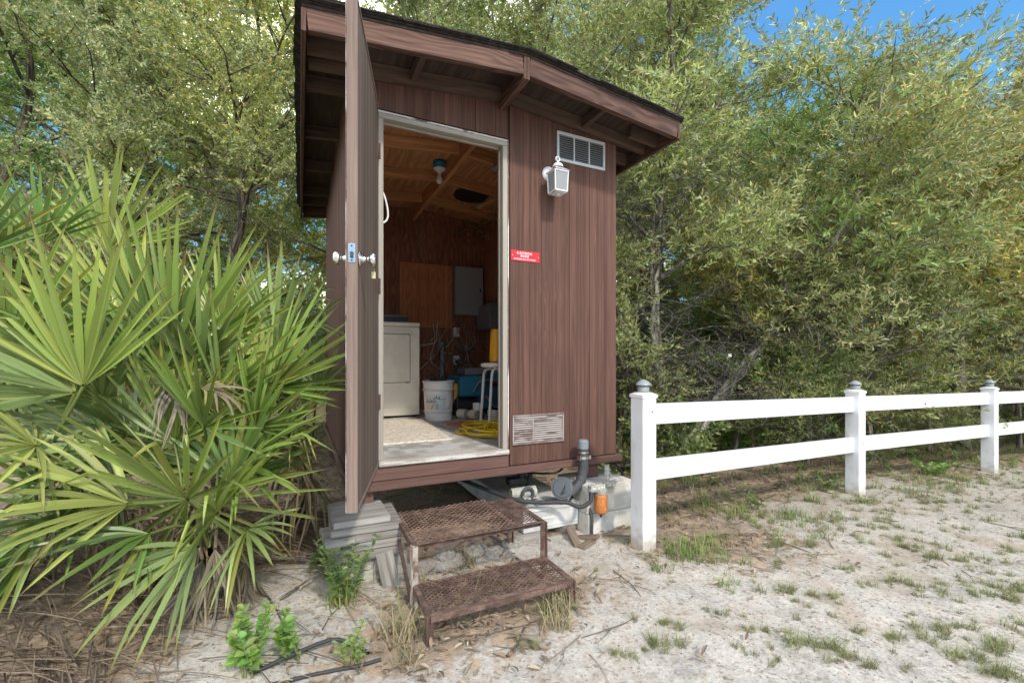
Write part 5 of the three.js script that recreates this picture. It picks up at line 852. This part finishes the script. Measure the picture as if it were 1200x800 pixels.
  for (let i = 0; i < 1300; i++) { const t = r() * 7, x = 0.95 + t * 0.89 + (r() - 0.5) * 0.5, d = 2.75 + t * 0.455 + (r() - 0.35) * 0.9, f = fenceSide(x, d); if (fbm(x * 1.9, d * 1.9, 3, 79) > 0.46) put(r() < 0.5 ? green : dry, x, d, 0.5 + r() * 0.9); }
  for (let i = 0; i < 900; i++) { const x = 0.8 + r() * 9, f = 0.4 + r() * 3.5, d = 2.8 + (x - 0.829) * 0.511 + f; put(r() < 0.6 ? green : dry, x, d, 1.0 + r() * 1.4); }
  for (const [u, v, s] of [[800, 655, 1.5], [815, 650, 1.7], [835, 640, 1.3], [790, 640, 1.2], [870, 600, 1.4], [930, 605, 1.6], [945, 590, 1.4], [990, 572, 1.3], [1120, 560, 1.6], [1090, 555, 1.7], [1105, 552, 1.7], [860, 690, 1.2]]) { const [x, d] = px(u, v); for (let k = 0; k < 5; k++) put(green, x + (r() - 0.5) * 0.15, d + (r() - 0.5) * 0.12, s * (0.6 + r() * 0.5)); }
  for (const [u, v, s] of [[480, 770, 1.7], [470, 740, 2.2], [495, 700, 2.0], [660, 715, 2.2], [648, 730, 1.6], [660, 700, 2.0], [530, 690, 1.6], [560, 680, 1.5], [590, 690, 1.4], [610, 670, 1.2], [545, 665, 1.6]]) { const [x, d] = px(u, v); for (let k = 0; k < 4; k++) put(dry, x + (r() - 0.5) * 0.1, d + (r() - 0.5) * 0.1, s * (0.6 + r() * 0.6)); }
  scatter('grass', tuftGeo(1, 28, 0.062, 1.75, 0.003, gC), blade, 'short sparse grass tufts scattered on the pale sand', sand);
  scatter('green_grass', tuftGeo(2, 16, 0.075, 0.9, 0.004, greenC), blade, 'fresh green grass along the foot of the fence', green);
  scatter('dry_grass', tuftGeo(3, 14, 0.08, 1.0, 0.0035, dryC), blade, 'dry straw coloured grass by the steps and the fence', dry);
  // leaf litter: curled dead leaves, straw and twigs
  const T1 = new TriList(); { const A = [], B = [], C = [], col = []; for (let i = 0; i <= 4; i++) { const t = i / 4, w = 0.0065 * Math.sin(Math.PI * clamp(t * 0.92 + 0.06)), y = 0.004 + 0.006 * Math.sin(t * 2.6); A.push(V(-w, y + 0.004, t * 0.042)); B.push(V(0, y, t * 0.042)); C.push(V(w, y + 0.004, t * 0.042)); col.push([1, 1, 1]); } T1.quadStrip(A, B, col); T1.quadStrip(B, C, col); }
  const leafG = T1.geo(), brown = (a, b, c, ro = 0.95) => new THREE.MeshStandardMaterial({ color: new THREE.Color().setRGB(a, b, c), roughness: ro, side: THREE.DoubleSide });
  const leaves = [], pale = [], straw = [], twig = [];
  for (let i = 0; i < 60000 && leaves.length + pale.length < 15000; i++) { const x = -4 + r() * 11, d = 1.15 + Math.pow(r(), 1.3) * 6.5, l = litterAt(x, d); if (r() > l * 0.95 + 0.012) continue; const [s, o] = shedSO(x, d); if (s > -0.1 && s < 1.7 && o < 0 && o > -2.5 && r() < 0.7) continue; (r() < 0.55 ? leaves : pale).push({ p: V(x, Y(x, d) + r() * 0.012, -d), rx: (r() - 0.5) * 0.9, rz: (r() - 0.5) * 0.9, s: 0.6 + r() * 0.8, b: 0.5 + r() * 0.9 }); }
  scatter('fallen_leaves', leafG, brown(0.24, 0.165, 0.10), 'brown fallen leaves lying under the trees and along the fence', leaves);
  scatter('pale_fallen_leaves', leafG, brown(0.31, 0.25, 0.18), 'pale dry fallen leaves among the brown ones', pale);
  const T2 = new TriList(); { const A = [], B = [], C = [], col = []; for (let i = 0; i <= 5; i++) { const t = i / 5, w = 0.0048 * (1 - Math.pow(Math.abs(t - 0.4) * 1.4, 2)), y = 0.012 * Math.sin(t * 3.1); A.push(V(-w, y + 0.004, (t - 0.5) * 0.5)); B.push(V(0, y, (t - 0.5) * 0.5)); C.push(V(w, y + 0.004, (t - 0.5) * 0.5)); col.push([1, 1, 1]); } T2.quadStrip(A, B, col); T2.quadStrip(B, C, col); }
  for (let i = 0; i < 12000 && straw.length < 2300; i++) { const x = -3.6 + r() * 3, d = 1.2 + r() * 2.2, l = litterAt(x, d); if (x > -0.75 || r() > l) continue; const pile = smooth(-1.0, -1.7, x) * 0.10; straw.push({ p: V(x, Y(x, d) + 0.012 + r() * pile, -d), rx: (r() - 0.5) * 0.35, ry: 1.25 + (r() - 0.5) * 1.3, rz: (r() - 0.5) * 0.8, s: 0.25 + r() * 0.6, b: 0.3 + r() * 0.8 }); }
  scatter('palmetto_litter', T2.geo(), brown(0.25, 0.19, 0.13), 'heap of dead brown palmetto straw under the palmettos', straw);
  const tg = merged([taper([V(0, 0, -0.15), V(0.012, 0.006, 0), V(-0.005, 0, 0.15)], 0.004, 0.002, 5, 4), taper([V(0.01, 0.005, 0), V(0.05, 0.012, 0.06), V(0.07, 0.01, 0.12)], 0.0025, 0.0012, 4, 3)]);
  for (let i = 0; i < 9000 && twig.length < 900; i++) { const x = -3.5 + r() * 9, d = 1.25 + Math.pow(r(), 1.2) * 4.5, l = litterAt(x, d); if (r() > l * 0.5 + 0.012) continue; twig.push({ p: V(x, Y(x, d) + 0.004, -d), rz: (r() - 0.5) * 0.2, rx: (r() - 0.5) * 0.15, s: 0.3 + r() * 0.8, b: 0.5 + r() }); }
  scatter('fallen_twigs', tg, brown(0.19, 0.15, 0.11), 'thin fallen twigs scattered over the sand and litter', twig);
  // crumbs of bark and grit on the sand
  const crumb = new THREE.IcosahedronGeometry(0.006, 0), crumbs = []; for (let i = 0; i < 9000; i++) { const x = -1.4 + r() * 5.5, d = 1.3 + Math.pow(r(), 1.4) * 3.2; crumbs.push({ p: V(x, Y(x, d) + 0.002, -d), s: 0.2 + r() * r() * 0.9, sy: 0.3, b: 0.4 + r() * 1.2 }); }
  scatter('ground_crumbs', crumb, brown(0.27, 0.22, 0.17), 'small dark crumbs of bark and soil strewn on the sand', crumbs);

  // weeds that stand alone
  const weed = (name, lab, cat, x, d, build) => { const t = thing(name, lab, cat, V(x, Y(x, d), -d)); build(t, rng(Math.floor(Math.abs(x * 977 + d * 331)))); return t; };
  const leafy = (T, p, dir, L, w, c, q) => { const Z = V(q() - 0.5, 0.8, q() - 0.5).normalize(), s = Z.clone().cross(dir).normalize(), A = [], B = [], C = [], col = []; for (let i = 0; i <= 4; i++) { const t = i / 4, hw = w / 2 * Math.sin(Math.PI * clamp(t * 0.88 + 0.08)); const m = p.clone().addScaledVector(dir, t * L); m.y -= 0.25 * L * t * t; A.push(m.clone().addScaledVector(s, hw).add(V(0, hw * 0.35, 0))); B.push(m); C.push(m.clone().addScaledVector(s, -hw).add(V(0, hw * 0.35, 0))); col.push(c); } T.quadStrip(A, B, col); T.quadStrip(B, C, col); };
  const stems = (t, q, n, h, lean, leafN, L, w, cols) => { for (let k = 0; k < n; k++) { const a = q() * 6.28, hh = h * (0.6 + 0.5 * q()), o = V((q() - 0.5) * 0.06, 0, (q() - 0.5) * 0.06), e = V(o.x + Math.cos(a) * hh * lean, hh, o.z + Math.sin(a) * hh * lean), m = o.clone().lerp(e, 0.5).add(V(0, 0.02, 0)); part('stem', taper([o, m, e], 0.0035, 0.0015, 5, 6), M.stem ?? (M.stem = plain(0.16, 0.2, 0.06, 0.8)), t); const T = new TriList(), cv = new THREE.CatmullRomCurve3([o, m, e]); for (let i = 0; i < leafN; i++) { const tt = 0.25 + 0.75 * (i + q() * 0.5) / leafN, p = cv.getPointAt(Math.min(1, tt)), b = i * 2.4 + q(), up = 0.2 + 0.7 * tt; leafy(T, p, V(Math.cos(b), up, Math.sin(b)).normalize(), L * (0.6 + 0.6 * q()) * (1.15 - 0.4 * tt), w * (0.7 + 0.5 * q()), cols[Math.floor(q() * cols.length)].map(x => x * (0.8 + 0.4 * q())), q); } part('leaf_cluster', T.geo(), M.leaf, t); } };
  const G1 = [[0.13, 0.26, 0.04], [0.18, 0.32, 0.05], [0.23, 0.34, 0.07]], G2 = [[0.30, 0.48, 0.09], [0.38, 0.54, 0.13], [0.25, 0.42, 0.08]];
  weed('green_weed', 'bushy green weed with fine leaves growing before the left plank pier', 'weed', -0.82, 2.16, (t, q) => { stems(t, q, 12, 0.33, 0.5, 20, 0.055, 0.018, G1); part('grass_blades', tuftGeo(9, 60, 0.18, 0.8, 0.006, [[0.2, 0.33, 0.05], [0.28, 0.38, 0.07], [0.42, 0.4, 0.08]]), blade, t); });
  weed('green_weed', 'light green leafy weed at the bottom edge left of the black hose end', 'weed', -0.98, 1.66, (t, q) => stems(t, q, 8, 0.23, 0.3, 18, 0.055, 0.032, G2));
  weed('green_weed', 'upright light green weed behind the black hose at the bottom edge', 'weed', -0.86, 1.74, (t, q) => stems(t, q, 6, 0.20, 0.3, 17, 0.046, 0.026, G2));
  weed('green_weed', 'small green weed where the two black hoses meet', 'weed', -0.62, 1.72, (t, q) => stems(t, q, 4, 0.16, 0.3, 15, 0.036, 0.018, G2));
  weed('green_weed', 'tall thin grassy weed beside the left legs of the steps', 'weed', -0.44, 1.95, (t, q) => { part('grass_blades', tuftGeo(19, 26, 0.26, 0.45, 0.004, [[0.28, 0.30, 0.10], [0.36, 0.33, 0.16], [0.2, 0.26, 0.06]]), blade, t); });
  weed('green_weed', 'small clump of weeds at the foot of the second fence post', 'weed', 2.82, 3.95, (t, q) => stems(t, q, 6, 0.16, 0.6, 12, 0.05, 0.022, G1));
  weed('green_weed', 'low leafy weeds on the litter between the first two fence posts', 'weed', 1.95, 3.55, (t, q) => stems(t, q, 7, 0.13, 0.8, 10, 0.045, 0.024, G1));
  weed('green_weed', 'green weed patch left of the third fence post', 'weed', 4.3, 4.55, (t, q) => stems(t, q, 14, 0.15, 1.2, 12, 0.06, 0.026, G2));
  weed('green_weed', 'small weeds under the palmettos by the left plank pier', 'weed', -1.12, 2.5, (t, q) => stems(t, q, 5, 0.15, 0.7, 10, 0.04, 0.02, G1));
  weed('green_weed', 'stringy grass growing up through the lower step', 'weed', -0.2, 2.05, (t, q) => { part('grass_blades', tuftGeo(29, 22, 0.28, 0.9, 0.0035, [[0.30, 0.31, 0.12], [0.40, 0.35, 0.2], [0.2, 0.26, 0.06]]), blade, t); });
  // hoses on the ground
  const gh = (lab, pts, rad) => solo('garden_hose', tube(pts.map(([x, d, y]) => V(x, Y(x, d) + (y ?? rad), -d)), rad, 60, 10), M.rubber, lab, 'hose');
  gh('black hose arching over the sand at the bottom edge, the upper of two', [[-0.98, 1.66], [-0.86, 1.75, 0.03], [-0.74, 1.83, 0.035], [-0.66, 1.83, 0.02], [-0.58, 1.80]], 0.0075);
  gh('black hose lying on the sand at the bottom edge, the lower of two', [[-0.92, 1.6], [-0.78, 1.66], [-0.68, 1.70], [-0.60, 1.72], [-0.52, 1.76]], 0.007);
  // sticks
  const stick = (lab, pts, rad) => solo('fallen_stick', taper(pts.map(([x, d, y]) => V(x, Y(x, d) + (y ?? rad), -d)), rad, rad * 0.5, 6, 14), M.bark, lab, 'stick');
  stick('dark stick leaning up against the left plank pier', [[-1.15, 2.2], [-1.02, 2.33, 0.06], [-0.93, 2.42, 0.16]], 0.008);
  stick('long thin stick lying on the sand left of the pier', [[-1.35, 2.35], [-1.2, 2.2], [-1.05, 2.02], [-0.98, 1.9]], 0.006);
  stick('grey log end half buried beside the palmetto litter', [[-1.5, 2.62, 0.03], [-1.3, 2.6, 0.03], [-1.12, 2.58, 0.02]], 0.028);
  stick('pale curved stick lying on the sand in front of the steps', [[-0.02, 1.78], [0.03, 1.88], [0.06, 1.98], [0.13, 2.06]], 0.006);
}
renderer.render(scene, camera);
